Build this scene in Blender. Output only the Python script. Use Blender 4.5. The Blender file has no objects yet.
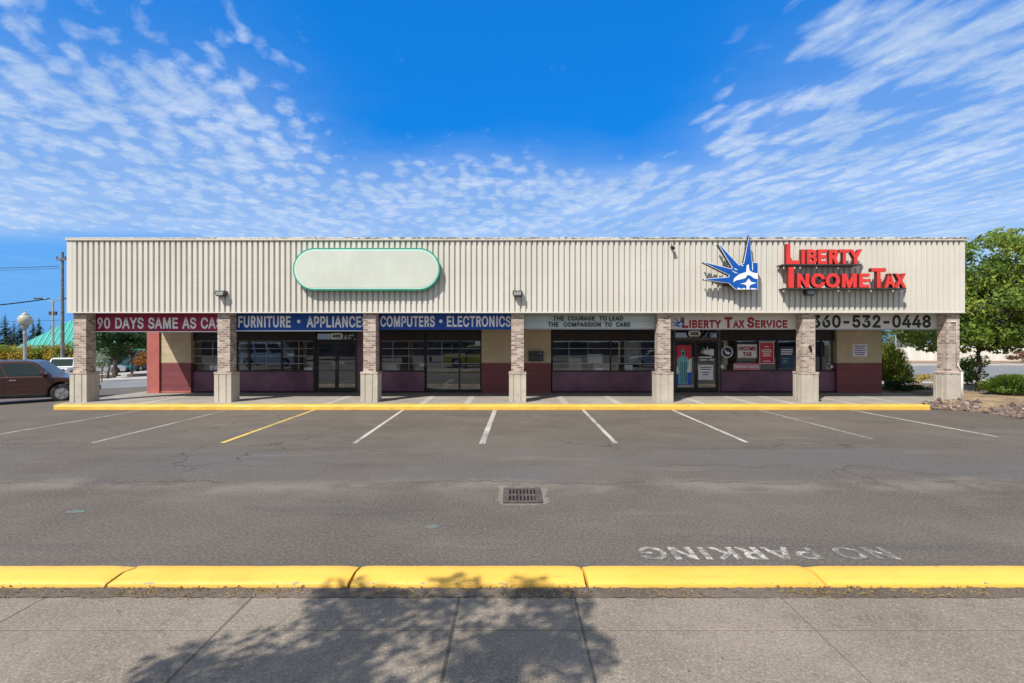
import bpy, bmesh, math, random
from mathutils import Vector, Matrix
R = math.radians
random.seed(7)
scene = bpy.context.scene
COL = scene.collection

# ------------------------------------------------------------------ layout constants
F, EYE, CX, CY = 530.0, 2.19, 512.0, 341.5     # survey of the photograph: focal length in px, eye height
def X(px, d): return (px - CX) * d / F
def Z(py, d): return EYE - (py - CY) * d / F
YF = 17.75      # front of the fascia
YC = 17.87      # front of the brick columns
YW = 21.0       # front of the shop wall
YG = 21.2       # glazing plane
WZ = 0.15       # walkway height
SUN = Vector((0.51, 0.66, -1.0))

def gz(x, y):
    s = min(max((-15.3 - x) / 40.0, 0.0), 1.0)
    return -1.8 * s

# ------------------------------------------------------------------ node helpers
class N:
    def __init__(self, tree): self.t = tree
    def new(self, kind, **kw):
        n = self.t.nodes.new(kind)
        for k, v in kw.items(): setattr(n, k, v)
        return n
    def link(self, a, b): self.t.links.new(a, b)
    def put(self, sock, v):
        if isinstance(v, (int, float)): sock.default_value = v
        elif isinstance(v, tuple): sock.default_value = v if len(v) == len(sock.default_value) else tuple(v) + (1,)
        else: self.link(v, sock)
    def math(self, op, a, b=None, c=None, clamp=False):
        n = self.new('ShaderNodeMath', operation=op, use_clamp=clamp)
        self.put(n.inputs[0], a)
        if b is not None: self.put(n.inputs[1], b)
        if c is not None: self.put(n.inputs[2], c)
        return n.outputs[0]
    def step(self, v, a, b, lo=0.0, hi=1.0):
        n = self.new('ShaderNodeMapRange', interpolation_type='SMOOTHSTEP')
        self.put(n.inputs[0], v); self.put(n.inputs[1], a); self.put(n.inputs[2], b)
        self.put(n.inputs[3], lo); self.put(n.inputs[4], hi)
        return n.outputs[0]
    def mix(self, f, a, b, mode='MIX'):
        n = self.new('ShaderNodeMix', data_type='RGBA', blend_type=mode)
        self.put(n.inputs[0], f); self.put(n.inputs[6], a); self.put(n.inputs[7], b)
        return n.outputs[2]
    def noise(self, vec, scale, detail=4, rough=0.55, dist=0.0):
        n = self.new('ShaderNodeTexNoise')
        if vec is not None: self.link(vec, n.inputs['Vector'])
        n.inputs['Scale'].default_value = scale; n.inputs['Detail'].default_value = detail
        n.inputs['Roughness'].default_value = rough; n.inputs['Distortion'].default_value = dist
        return n.outputs[0]
    def mapping(self, vec, scale=(1,1,1), rot=(0,0,0), loc=(0,0,0)):
        n = self.new('ShaderNodeMapping'); self.link(vec, n.inputs[0])
        n.inputs['Scale'].default_value = scale; n.inputs['Rotation'].default_value = rot; n.inputs['Location'].default_value = loc
        return n.outputs[0]
    def bump(self, h, strength=0.3, dist=0.01):
        n = self.new('ShaderNodeBump'); n.inputs['Strength'].default_value = strength; n.inputs['Distance'].default_value = dist
        self.link(h, n.inputs['Height']); return n.outputs[0]

def mat(name):
    m = bpy.data.materials.new(name); m.use_nodes = True
    n = N(m.node_tree); b = m.node_tree.nodes['Principled BSDF']
    n.b = b
    n.pos = n.new('ShaderNodeNewGeometry').outputs['Position']
    n.obj = n.new('ShaderNodeTexCoord').outputs['Object']
    return m, n, b

def basic(name, col, rough=0.6, var=0.12, scale=3.0, metal=0.0, spec=0.4, bump=0.0, bscale=60, coat=0.0):
    """plain material with a little dirt and tone variation"""
    m, n, b = mat(name)
    v = n.noise(n.obj, scale, 6, 0.62)
    lo = tuple(c * (1 - var) for c in col); hi = tuple(min(1, c * (1 + var)) for c in col)
    n.put(b.inputs['Base Color'], n.mix(n.step(v, 0.3, 0.7), lo, hi))
    n.put(b.inputs['Roughness'], rough); n.put(b.inputs['Metallic'], metal)
    b.inputs['Specular IOR Level'].default_value = spec
    if coat: b.inputs['Coat Weight'].default_value = coat; b.inputs['Coat Roughness'].default_value = 0.05
    if bump:
        n.link(n.bump(n.noise(n.obj, bscale, 3), bump, 0.01), b.inputs['Normal'])
    return m

M = {}
# ---- asphalt of the lot
def asphalt():
    m, n, b = mat('asphalt')
    sx = n.new('ShaderNodeSeparateXYZ'); n.link(n.pos, sx.inputs[0]); x, y = sx.outputs[0], sx.outputs[1]
    big = n.noise(n.pos, 0.16, 5, 0.6); mid = n.noise(n.pos, 0.9, 6, 0.65); fine = n.noise(n.pos, 30, 4, 0.85); grit = n.noise(n.pos, 48, 3, 0.9)
    c = n.mix(n.step(big, 0.35, 0.65), (0.094, 0.080, 0.066), (0.124, 0.106, 0.088))
    c = n.mix(n.math('MULTIPLY', n.step(mid, 0.42, 0.72), 0.35), c, (0.165, 0.145, 0.123))
    # older, greyer resurfaced band across the middle of the lot
    wob = n.math('MULTIPLY', n.math('SUBTRACT', n.noise(n.pos, 0.35, 4), 0.5), 1.6)
    yy = n.math('ADD', y, wob)
    band = n.math('MULTIPLY', n.step(yy, 8.0, 8.6), n.step(yy, 10.5, 11.0, 1, 0))
    c = n.mix(n.math('MULTIPLY', band, n.step(n.noise(n.pos, 0.22, 3), 0.36, 0.6, 0.10, 0.75)), c, (0.106, 0.102, 0.103))
    # damp / oily darker blotches
    st = n.mapping(n.pos, (0.22, 0.9, 1))
    c = n.mix(n.math('MULTIPLY', n.step(n.noise(st, 1.1, 5, 0.6), 0.54, 0.70), 0.55), c, (0.070, 0.066, 0.066))
    oil = n.math('MULTIPLY', n.step(n.noise(n.mapping(n.pos, (0.9, 0.7, 1), loc=(3, 9, 0)), 0.9, 5, 0.6), 0.62, 0.74), n.step(y, 11.0, 12.5))
    c = n.mix(n.math('MULTIPLY', oil, 0.7), c, (0.045, 0.042, 0.042))
    nearedge = n.math('MULTIPLY', n.step(y, 4.95, 5.5, 1, 0), n.step(mid, 0.3, 0.6))
    c = n.mix(n.math('MULTIPLY', nearedge, 0.55), c, (0.075, 0.066, 0.060))
    # lighter dusty streaks
    st2 = n.mapping(n.pos, (0.3, 1.3, 1), loc=(7, 3, 0))
    c = n.mix(n.math('MULTIPLY', n.step(n.noise(st2, 1.3, 5, 0.6), 0.55, 0.75), 0.35), c, (0.215, 0.188, 0.160))
    # aggregate
    dust = n.step(n.math('ABSOLUTE', n.math('SUBTRACT', yy, 8.05)), 0.0, 0.55, 0.5, 0)
    c = n.mix(n.math('MULTIPLY', dust, n.step(mid, 0.35, 0.6)), c, (0.235, 0.205, 0.172))
    c = n.mix(n.step(fine, 0.5, 0.70, 0, 0.65), c, (0.28, 0.24, 0.195))
    c = n.mix(n.step(fine, 0.30, 0.5, 0.75, 0), c, (0.045, 0.040, 0.036))
    c = n.mix(n.step(grit, 0.62, 0.70, 0, 0.7), c, (0.50, 0.45, 0.38))
    # cracks wandering across the lot
    def crack(y0, amp, f, wd, thr, off):
        q = n.mapping(n.pos, (1, 0.15, 1), loc=(off, off, 0))
        w = n.math('MULTIPLY', n.math('SUBTRACT', n.noise(q, f, 8, 0.72), 0.5), amp)
        dd = n.math('ABSOLUTE', n.math('SUBTRACT', n.math('SUBTRACT', y, y0), w))
        mk = n.step(dd, wd * 0.35, wd, 1, 0)
        return n.math('MULTIPLY', mk, n.step(n.noise(q, 0.5, 2), thr, thr + 0.08))
    ck = crack(8.25, 1.1, 0.55, 0.022, 0.42, 3.0)
    for a in ((9.35, 1.5, 0.8, 0.02, 0.5, 11.0), (10.9, 0.25, 0.6, 0.03, 0.45, 23.0), (13.6, 2.2, 0.6, 0.018, 0.55, 31.0)):
        ck = n.math('MAXIMUM', ck, crack(*a))
    vo = n.new('ShaderNodeTexVoronoi', feature='DISTANCE_TO_EDGE'); vo.inputs['Scale'].default_value = 0.33
    qn = n.new('ShaderNodeVectorMath', operation='ADD'); n.link(n.pos, qn.inputs[0])
    nz = n.new('ShaderNodeTexNoise'); n.link(n.pos, nz.inputs['Vector']); nz.inputs['Scale'].default_value = 1.4; nz.inputs['Detail'].default_value = 6
    n.link(nz.outputs[1], qn.inputs[1]); n.link(qn.outputs[0], vo.inputs['Vector'])
    vc = n.math('MULTIPLY', n.step(vo.outputs[0], 0.002, 0.006, 1, 0), n.math('MULTIPLY', n.step(n.noise(n.pos, 0.25, 2), 0.50, 0.56), n.step(y, 7.0, 8.5)))
    ck = n.math('MAXIMUM', ck, vc)
    c = n.mix(n.math('MULTIPLY', ck, 0.75), c, (0.05, 0.045, 0.04))
    n.put(b.inputs['Base Color'], c)
    n.put(b.inputs['Roughness'], 0.88); b.inputs['Specular IOR Level'].default_value = 0.25
    h = n.math('ADD', n.math('MULTIPLY', fine, 0.6), n.math('MULTIPLY', ck, -0.8))
    n.link(n.bump(h, 0.55, 0.012), b.inputs['Normal'])
    return m
M['asphalt'] = asphalt()

def concrete(name, c0, c1, speck=0.5, sscale=85, stain=0.35):
    m, n, b = mat(name)
    a = n.noise(n.pos, 0.8, 6, 0.6); f = n.noise(n.pos, sscale, 3, 0.75); g = n.noise(n.pos, sscale * 2.1, 2, 0.8)
    c = n.mix(n.step(a, 0.35, 0.68), c0, c1)
    c = n.mix(n.math('MULTIPLY', n.step(n.noise(n.pos, 2.3, 6, 0.68), 0.53, 0.7), stain), c, tuple(v * 0.62 for v in c0))
    c = n.mix(n.step(f, 0.3, 0.48, speck, 0), c, tuple(v * 0.35 for v in c0))
    c = n.mix(n.step(f, 0.52, 0.7, 0, speck), c, tuple(min(1, v * 1.7) for v in c1))
    c = n.mix(n.step(g, 0.60, 0.70, 0, speck * 0.9), c, tuple(min(1, v * 2.1) for v in c1))
    n.put(b.inputs['Base Color'], c); n.put(b.inputs['Roughness'], 0.9); b.inputs['Specular IOR Level'].default_value = 0.2
    n.link(n.bump(f, 0.45, 0.01), b.inputs['Normal'])
    return m
M['sidewalk'] = concrete('aggregate_concrete', (0.192, 0.161, 0.126), (0.248, 0.209, 0.164), 0.6, 52, 0.5)
M['walkway'] = concrete('walkway_concrete', (0.27, 0.243, 0.21), (0.34, 0.307, 0.265), 0.2, 30, 0.3)
M['drive'] = concrete('driveway_concrete', (0.36, 0.34, 0.31), (0.44, 0.42, 0.38), 0.15, 30, 0.3)
M['street'] = concrete('street_asphalt', (0.17, 0.17, 0.175), (0.22, 0.22, 0.225), 0.2, 20, 0.3)
M['column_base'] = concrete('column_base_concrete', (0.42, 0.385, 0.325), (0.53, 0.485, 0.415), 0.15, 26, 0.5)
M['dirt'] = concrete('dirt', (0.095, 0.078, 0.062), (0.15, 0.125, 0.10), 0.6, 60)
M['mulch'] = concrete('bark_mulch', (0.185, 0.135, 0.085), (0.33, 0.24, 0.15), 0.8, 16)
def rock_mat():
    m, n, b = mat('rock')
    g = n.new('ShaderNodeNewGeometry'); r = g.outputs['Random Per Island']
    c = n.mix(r, (0.085, 0.058, 0.050), (0.215, 0.158, 0.138)); c = n.mix(n.step(r, 0.965, 0.975), c, (0.42, 0.38, 0.34))
    c = n.mix(n.step(n.noise(n.pos, 14, 5, 0.7), 0.4, 0.7, 0, 0.5), c, (0.12, 0.09, 0.08))
    n.put(b.inputs['Base Color'], c); n.put(b.inputs['Roughness'], 0.9); return m
M['rock'] = rock_mat()

def worn_paint(name, col, wear=0.5, scale=9.0, under=(0.14, 0.13, 0.12)):
    m, n, b = mat(name)
    w = n.math('ADD', n.math('MULTIPLY', n.noise(n.pos, scale, 8, 0.75), 0.65), n.math('MULTIPLY', n.noise(n.pos, 55, 3, 0.7), 0.35))
    big = n.math('MULTIPLY', n.math('SUBTRACT', n.noise(n.pos, 0.7, 3), 0.5), 0.35)
    f = n.step(n.math('ADD', w, big), wear - 0.08, wear + 0.06)
    c = n.mix(n.noise(n.pos, 4, 4), col, tuple(v * 0.8 for v in col))
    n.put(b.inputs['Base Color'], n.mix(f, under, c)); n.put(b.inputs['Roughness'], 0.8)
    return m
M['stripe'] = worn_paint('stripe_white', (0.54, 0.50, 0.44), 0.475)
M['stripe_faint'] = worn_paint('stripe_white_faint', (0.42, 0.40, 0.36), 0.52)
M['stripe_yellow'] = worn_paint('stripe_yellow', (0.66, 0.46, 0.10), 0.45)
M['stencil'] = worn_paint('stencil_white', (0.60, 0.55, 0.48), 0.535, 11)
M['green_mark'] = worn_paint('green_survey_paint', (0.05, 0.22, 0.18), 0.53, 12)

def kerb_paint():
    m, n, b = mat('kerb_yellow')
    v = n.noise(n.pos, 1.2, 6, 0.6)
    c = n.mix(n.step(v, 0.3, 0.7), (0.70, 0.405, 0.055), (0.77, 0.47, 0.072))
    sx = n.new('ShaderNodeSeparateXYZ'); n.link(n.pos, sx.inputs[0])
    sc = n.noise(n.mapping(n.pos, (3, 14, 14)), 2.2, 8, 0.75)
    c = n.mix(n.step(sc, 0.65, 0.72, 0, 0.85), c, (0.22, 0.17, 0.11))
    c = n.mix(n.step(n.noise(n.mapping(n.pos, (1.5, 5, 5)), 3, 7, 0.7), 0.5, 0.8, 0, 0.35), c, (0.55, 0.36, 0.08))
    dirt = n.noise(n.pos, 16, 6, 0.7)
    e1 = n.step(n.math('ABSOLUTE', n.math('SUBTRACT', sx.outputs[2], 0.046)), 0.0, 0.012, 1, 0); e2 = n.step(n.math('ABSOLUTE', n.math('SUBTRACT', sx.outputs[2], 0.13)), 0.0, 0.03, 1, 0)
    chip = n.step(n.math('ADD', n.noise(n.pos, 9, 7, 0.72), n.math('MULTIPLY', n.math('MAXIMUM', e1, e2), 0.10)), 0.65, 0.69)
    c = n.mix(n.math('MULTIPLY', chip, 0.85), c, (0.23, 0.19, 0.14))
    tyre = n.step(n.noise(n.mapping(n.pos, (0.9, 9, 9), rot=(0, 0, 0.1)), 1.6, 5, 0.6), 0.60, 0.78, 0, 0.45)
    c = n.mix(tyre, c, (0.33, 0.22, 0.06))
    low = n.step(n.math('ADD', sx.outputs[2], n.math('MULTIPLY', dirt, 0.05)), 0.03, 0.055, 1, 0)
    c = n.mix(n.math('MULTIPLY', low, 0.5), c, (0.35, 0.25, 0.08))
    n.put(b.inputs['Base Color'], c); n.put(b.inputs['Roughness'], 0.55)
    n.link(n.bump(n.noise(n.pos, 35, 4), 0.25, 0.01), b.inputs['Normal'])
    return m
M['kerb'] = kerb_paint()

def brick():
    m, n, b = mat('pale_brick')
    sx = n.new('ShaderNodeSeparateXYZ'); n.link(n.pos, sx.inputs[0])
    cb = n.new('ShaderNodeCombineXYZ'); n.put(cb.inputs[0], n.math('ADD', sx.outputs[0], sx.outputs[1])); n.put(cb.inputs[1], sx.outputs[2])
    br = n.new('ShaderNodeTexBrick'); n.link(cb.outputs[0], br.inputs['Vector'])
    br.inputs['Scale'].default_value = 1.0; br.inputs['Brick Width'].default_value = 0.205; br.inputs['Row Height'].default_value = 0.075
    br.inputs['Mortar Size'].default_value = 0.009; br.inputs['Bias'].default_value = 0.06
    br.inputs['Color1'].default_value = (0.56, 0.46, 0.39, 1); br.inputs['Color2'].default_value = (0.20, 0.138, 0.112, 1); br.inputs['Mortar'].default_value = (0.50, 0.44, 0.38, 1)
    v = n.noise(n.pos, 14, 5, 0.7)
    c = n.mix(n.step(v, 0.5, 0.75, 0, 0.35), br.outputs[0], (0.57, 0.49, 0.43))
    c = n.mix(n.step(n.noise(n.pos, 2.5, 5), 0.55, 0.75, 0, 0.4), c, (0.25, 0.2, 0.17))
    n.put(b.inputs['Base Color'], c); n.put(b.inputs['Roughness'], 0.9)
    n.link(n.bump(n.math('SUBTRACT', 1.0, br.outputs[1]), 0.6, 0.012), b.inputs['Normal'])
    return m
M['brick'] = brick()

def fascia_mat():
    m, n, b = mat('cream_metal_cladding')
    v = n.noise(n.pos, 0.35, 5); s = n.noise(n.mapping(n.pos, (5, 5, 0.35)), 1.5, 6, 0.65)
    c = n.mix(n.step(v, 0.3, 0.7), (0.615, 0.585, 0.515), (0.675, 0.645, 0.575))
    c = n.mix(n.step(s, 0.52, 0.78, 0, 0.30), c, (0.50, 0.45, 0.37))
    st = n.noise(n.mapping(n.pos, (1.2, 1, 2.5)), 1.8, 7, 0.72)
    c = n.mix(n.step(st, 0.66, 0.76, 0, 0.30), c, (0.42, 0.39, 0.34))
    sx = n.new('ShaderNodeSeparateXYZ'); n.link(n.pos, sx.inputs[0])
    wn = n.new('ShaderNodeTexWhiteNoise', noise_dimensions='1D'); n.put(wn.inputs['W'], n.math('FLOOR', n.math('DIVIDE', sx.outputs[0], 0.9175)))
    c = n.mix(n.step(wn.outputs[0], 0.0, 1.0, 0, 0.16), c, (0.50, 0.465, 0.40))
    run = n.math('MULTIPLY', n.step(n.noise(n.mapping(n.pos, (7, 1, 0.22)), 1.7, 6, 0.7), 0.56, 0.74), n.step(sx.outputs[2], 4.3, 5.6, 0.12, 0.6))
    c = n.mix(run, c, (0.33, 0.27, 0.20))
    scuff = n.step(n.noise(n.mapping(n.pos, (0.8, 1, 1.6), loc=(5, 0, 2)), 1.1, 7, 0.72), 0.6, 0.75, 0, 0.28)
    c = n.mix(scuff, c, (0.44, 0.41, 0.36))
    seam = n.step(n.math('ABSOLUTE', n.math('SUBTRACT', sx.outputs[2], 4.52)), 0.004, 0.012, 0.25, 0)
    c = n.mix(seam, c, (0.4, 0.37, 0.32))
    n.put(b.inputs['Base Color'], c); n.put(b.inputs['Roughness'], 0.5); b.inputs['Specular IOR Level'].default_value = 0.35
    return m
M['fascia'] = fascia_mat()

def cap_mat():
    m, n, b = mat('parapet_cap_metal')
    sx = n.new('ShaderNodeSeparateXYZ'); n.link(n.pos, sx.inputs[0])
    s = n.noise(n.mapping(n.pos, (3.5, 3.5, 9)), 1.6, 8, 0.75); r = n.noise(n.mapping(n.pos, (0.25, 1, 1)), 1.0, 3)
    top = n.step(sx.outputs[2], 5.585, 5.635)
    msk = n.math('MULTIPLY', n.step(n.math('ADD', s, n.math('MULTIPLY', r, 0.35)), 0.60, 0.72), n.math('MULTIPLY', top, n.step(sx.outputs[0], -14, -6, 0.35, 1)))
    n.put(b.inputs['Base Color'], n.mix(msk, (0.62, 0.58, 0.49), (0.10, 0.09, 0.07))); n.put(b.inputs['Roughness'], 0.6)
    return m
M['cap'] = cap_mat()

def wall_mat():
    m, n, b = mat('two_tone_wall_paint')
    sx = n.new('ShaderNodeSeparateXYZ'); n.link(n.pos, sx.inputs[0])
    v = n.noise(n.pos, 2.0, 6, 0.65)
    up = n.mix(n.step(v, 0.3, 0.7), (0.46, 0.375, 0.235), (0.55, 0.455, 0.30))
    lo = n.mix(n.step(v, 0.3, 0.7), (0.17, 0.040, 0.046), (0.215, 0.055, 0.06))
    c = n.mix(n.math('GREATER_THAN', sx.outputs[2], Z(363, YW)), lo, up)
    n.put(b.inputs['Base Color'], c); n.put(b.inputs['Roughness'], 0.6)
    n.link(n.bump(n.noise(n.pos, 50, 3), 0.15, 0.01), b.inputs['Normal'])
    return m
M['wall'] = wall_mat()
M['pilaster'] = basic('faded_red_paint', (0.42, 0.125, 0.105), 0.6, 0.12, 2)
M['knee'] = basic('plum_panel_paint', (0.145, 0.058, 0.10), 0.32, 0.3, 1.5, spec=0.5)
M['bronze'] = basic('bronze_aluminium', (0.035, 0.028, 0.026), 0.4, 0.2, 4, 0.3)
M['barmetal'] = basic('bar_metal', (0.32, 0.34, 0.36), 0.5, 0.2, 6, 0.2)
M['soffit'] = basic('soffit_paint', (0.16, 0.12, 0.09), 0.8, 0.2, 2)
M['roofing'] = basic('roof_membrane', (0.28, 0.27, 0.26), 0.9, 0.2, 1)
M['stucco'] = basic('side_wall_paint', (0.42, 0.36, 0.27), 0.8, 0.15, 1)
M['inside'] = basic('interior_wall', (0.45, 0.43, 0.40), 0.8, 0.1, 1)
M['insidefloor'] = basic('interior_floor', (0.16, 0.14, 0.12), 0.5, 0.2, 1)
M['white'] = basic('white_plastic', (0.74, 0.74, 0.72), 0.45, 0.06, 2)
M['paper'] = basic('white_paper', (0.78, 0.79, 0.80), 0.7, 0.05, 6)
M['black'] = basic('black_paint', (0.012, 0.012, 0.013), 0.45, 0.3, 6)
M['darkgrey'] = basic('dark_grey_metal', (0.06, 0.06, 0.06), 0.5, 0.3, 6, 0.3)
M['grey'] = basic('grey_metal', (0.30, 0.30, 0.30), 0.45, 0.15, 5, 0.4)
M['iron'] = basic('cast_iron_rust', (0.105, 0.085, 0.072), 0.75, 0.4, 20, 0.3, bump=0.4)
M['pitshade'] = basic('drain_pit_shade', (0.006, 0.006, 0.006), 0.9)
M['red'] = basic('red_acrylic', (0.70, 0.045, 0.038), 0.35, 0.10, 2)
M['redside'] = basic('dark_red_metal', (0.14, 0.02, 0.018), 0.5, 0.2, 4)
M['blue'] = basic('blue_acrylic', (0.004, 0.085, 0.39), 0.35, 0.08, 2)
M['navy'] = basic('navy_print', (0.02, 0.05, 0.11), 0.5, 0.2, 3)
M['bannerred'] = basic('crimson_banner', (0.30, 0.012, 0.055), 0.55, 0.12, 0.8)
M['bannerblue'] = basic('blue_banner', (0.002, 0.065, 0.36), 0.5, 0.12, 0.8)
M['bannerwhite'] = basic('white_banner', (0.68, 0.65, 0.58), 0.5, 0.08, 0.8)
M['letterwhite'] = basic('white_lettering', (0.80, 0.84, 0.88), 0.5, 0.04, 2)
M['letterred'] = basic('crimson_lettering', (0.32, 0.012, 0.03), 0.5, 0.06, 2)
M['letterboard'] = basic('grey_letter_board', (0.50, 0.575, 0.56), 0.4, 0.1, 0.9)
M['ovalface'] = basic('faded_sign_face', (0.575, 0.605, 0.525), 0.4, 0.05, 1.2)
M['ghost'] = basic('faded_ghost_lettering', (0.585, 0.615, 0.525), 0.4, 0.05, 1.2)
M['ovalrim'] = basic('green_sign_rim', (0.02, 0.26, 0.17), 0.4, 0.1, 2)
M['mint'] = basic('mint_edge', (0.45, 0.78, 0.68), 0.4, 0.05, 2)
M['purple'] = basic('purple_print', (0.18, 0.08, 0.32), 0.6, 0.1, 3)
M['pink'] = basic('pink_card', (0.62, 0.20, 0.26), 0.6, 0.1, 3)
M['postred'] = basic('poster_red', (0.58, 0.03, 0.06), 0.5, 0.1, 3)
M['postblue'] = basic('poster_blue', (0.03, 0.10, 0.50), 0.5, 0.1, 3)
M['teal'] = basic('teal_print', (0.18, 0.50, 0.52), 0.5, 0.15, 6)
M['tealroof'] = basic('teal_metal_roof', (0.05, 0.36, 0.29), 0.4, 0.1, 0.5)
M['cream'] = basic('cream_render', (0.6, 0.56, 0.48), 0.8, 0.1, 0.5)
M['bark'] = basic('bark', (0.075, 0.058, 0.045), 0.95, 0.4, 6, bump=0.8, bscale=14)
M['pole'] = basic('weathered_pole_wood', (0.15, 0.145, 0.145), 0.9, 0.3, 3)
M['galv'] = basic('galvanised_steel', (0.38, 0.40, 0.41), 0.5, 0.12, 4, 0.4)
M['globe'] = basic('frosted_globe', (0.42, 0.41, 0.35), 0.3, 0.05, 3)
M['tyre'] = basic('tyre_rubber', (0.018, 0.018, 0.018), 0.85, 0.2, 8)
M['rim'] = basic('alloy_rim', (0.42, 0.42, 0.43), 0.35, 0.1, 8, 0.8)
M['carglass'] = basic('car_glass', (0.022, 0.036, 0.034), 0.06, 0.1, 2, spec=0.28)
M['lamp'] = basic('lamp_lens', (0.30, 0.30, 0.29), 0.15, 0.05, 6)
M['tail'] = basic('tail_lens', (0.4, 0.02, 0.02), 0.2, 0.1, 6)
M['conduit'] = basic('white_conduit', (0.72, 0.70, 0.66), 0.5, 0.06, 3)
for k, c in {'brown': (0.046, 0.015, 0.011), 'silver': (0.40, 0.41, 0.42), 'carwhite': (0.72, 0.72, 0.70), 'carblue': (0.03, 0.06, 0.14),
             'carblack': (0.02, 0.02, 0.022), 'limegold': (0.62, 0.60, 0.06), 'carred': (0.32, 0.02, 0.02), 'cargreen': (0.02, 0.16, 0.17)}.items():
    M[k] = basic('paint_' + k, c, 0.32, 0.06, 1.5, 0.15, 0.5, coat=0.5)

def glass(name, tint, refl):
    m = bpy.data.materials.new(name); m.use_nodes = True; t = m.node_tree; t.nodes.clear(); n = N(t)
    o = n.new('ShaderNodeOutputMaterial'); tr = n.new('ShaderNodeBsdfTransparent'); gl = n.new('ShaderNodeBsdfGlossy')
    tr.inputs[0].default_value = tint + (1,); gl.inputs['Roughness'].default_value = 0.012; gl.inputs[0].default_value = (0.9, 0.95, 1, 1)
    p = n.new('ShaderNodeNewGeometry').outputs['Position']
    n.link(n.bump(n.noise(p, 0.8, 2), 0.05, 0.02), gl.inputs['Normal'])
    lw = n.new('ShaderNodeLayerWeight'); lw.inputs['Blend'].default_value = 0.5
    mx = n.new('ShaderNodeMixShader'); n.put(mx.inputs[0], n.math('ADD', n.math('MULTIPLY', n.math('POWER', lw.outputs['Facing'], 4.0), 0.8), refl, clamp=True))
    n.link(tr.outputs[0], mx.inputs[1]); n.link(gl.outputs[0], mx.inputs[2]); n.link(mx.outputs[0], o.inputs[0])
    return m
M['glass'] = glass('shop_glass', (0.82, 0.86, 0.86), 0.16)

def leaf_mat(name, dark, light, trans=0.35):
    m, n, b = mat(name)
    g = n.new('ShaderNodeNewGeometry')
    c = n.mix(g.outputs['Random Per Island'], dark, light)
    c = n.mix(n.step(n.noise(n.pos, 0.9, 3), 0.38, 0.66, 0, 0.6), c, light)
    n.put(b.inputs['Base Color'], c); n.put(b.inputs['Roughness'], 0.55); b.inputs['Specular IOR Level'].default_value = 0.3
    t = n.new('ShaderNodeBsdfTranslucent'); n.link(c, t.inputs[0])
    mx = n.new('ShaderNodeMixShader'); mx.inputs[0].default_value = trans
    o = m.node_tree.nodes['Material Output']
    n.link(b.outputs[0], mx.inputs[1]); n.link(t.outputs[0], mx.inputs[2]); n.link(mx.outputs[0], o.inputs[0])
    return m
M['leaf'] = leaf_mat('leaf_green', (0.065, 0.13, 0.02), (0.22, 0.31, 0.05), 0.42)
M['leafdark'] = leaf_mat('leaf_dark', (0.018, 0.05, 0.014), (0.05, 0.10, 0.025))
M['leaflight'] = leaf_mat('leaf_light', (0.13, 0.21, 0.028), (0.33, 0.38, 0.06), 0.42)
M['leafyellow'] = leaf_mat('leaf_yellow', (0.20, 0.18, 0.025), (0.50, 0.35, 0.05))
M['leaforange'] = leaf_mat('leaf_orange', (0.25, 0.09, 0.02), (0.35, 0.16, 0.03))
M['leafbrown'] = leaf_mat('leaf_brown', (0.13, 0.06, 0.03), (0.22, 0.11, 0.06))
M['leafpale'] = leaf_mat('leaf_pale', (0.14, 0.19, 0.09), (0.28, 0.33, 0.18))
M['needle'] = leaf_mat('needles', (0.014, 0.034, 0.022), (0.035, 0.065, 0.035), 0.1)
M['drygrass'] = leaf_mat('dry_grass', (0.26, 0.18, 0.09), (0.42, 0.32, 0.17), 0.3)

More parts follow.
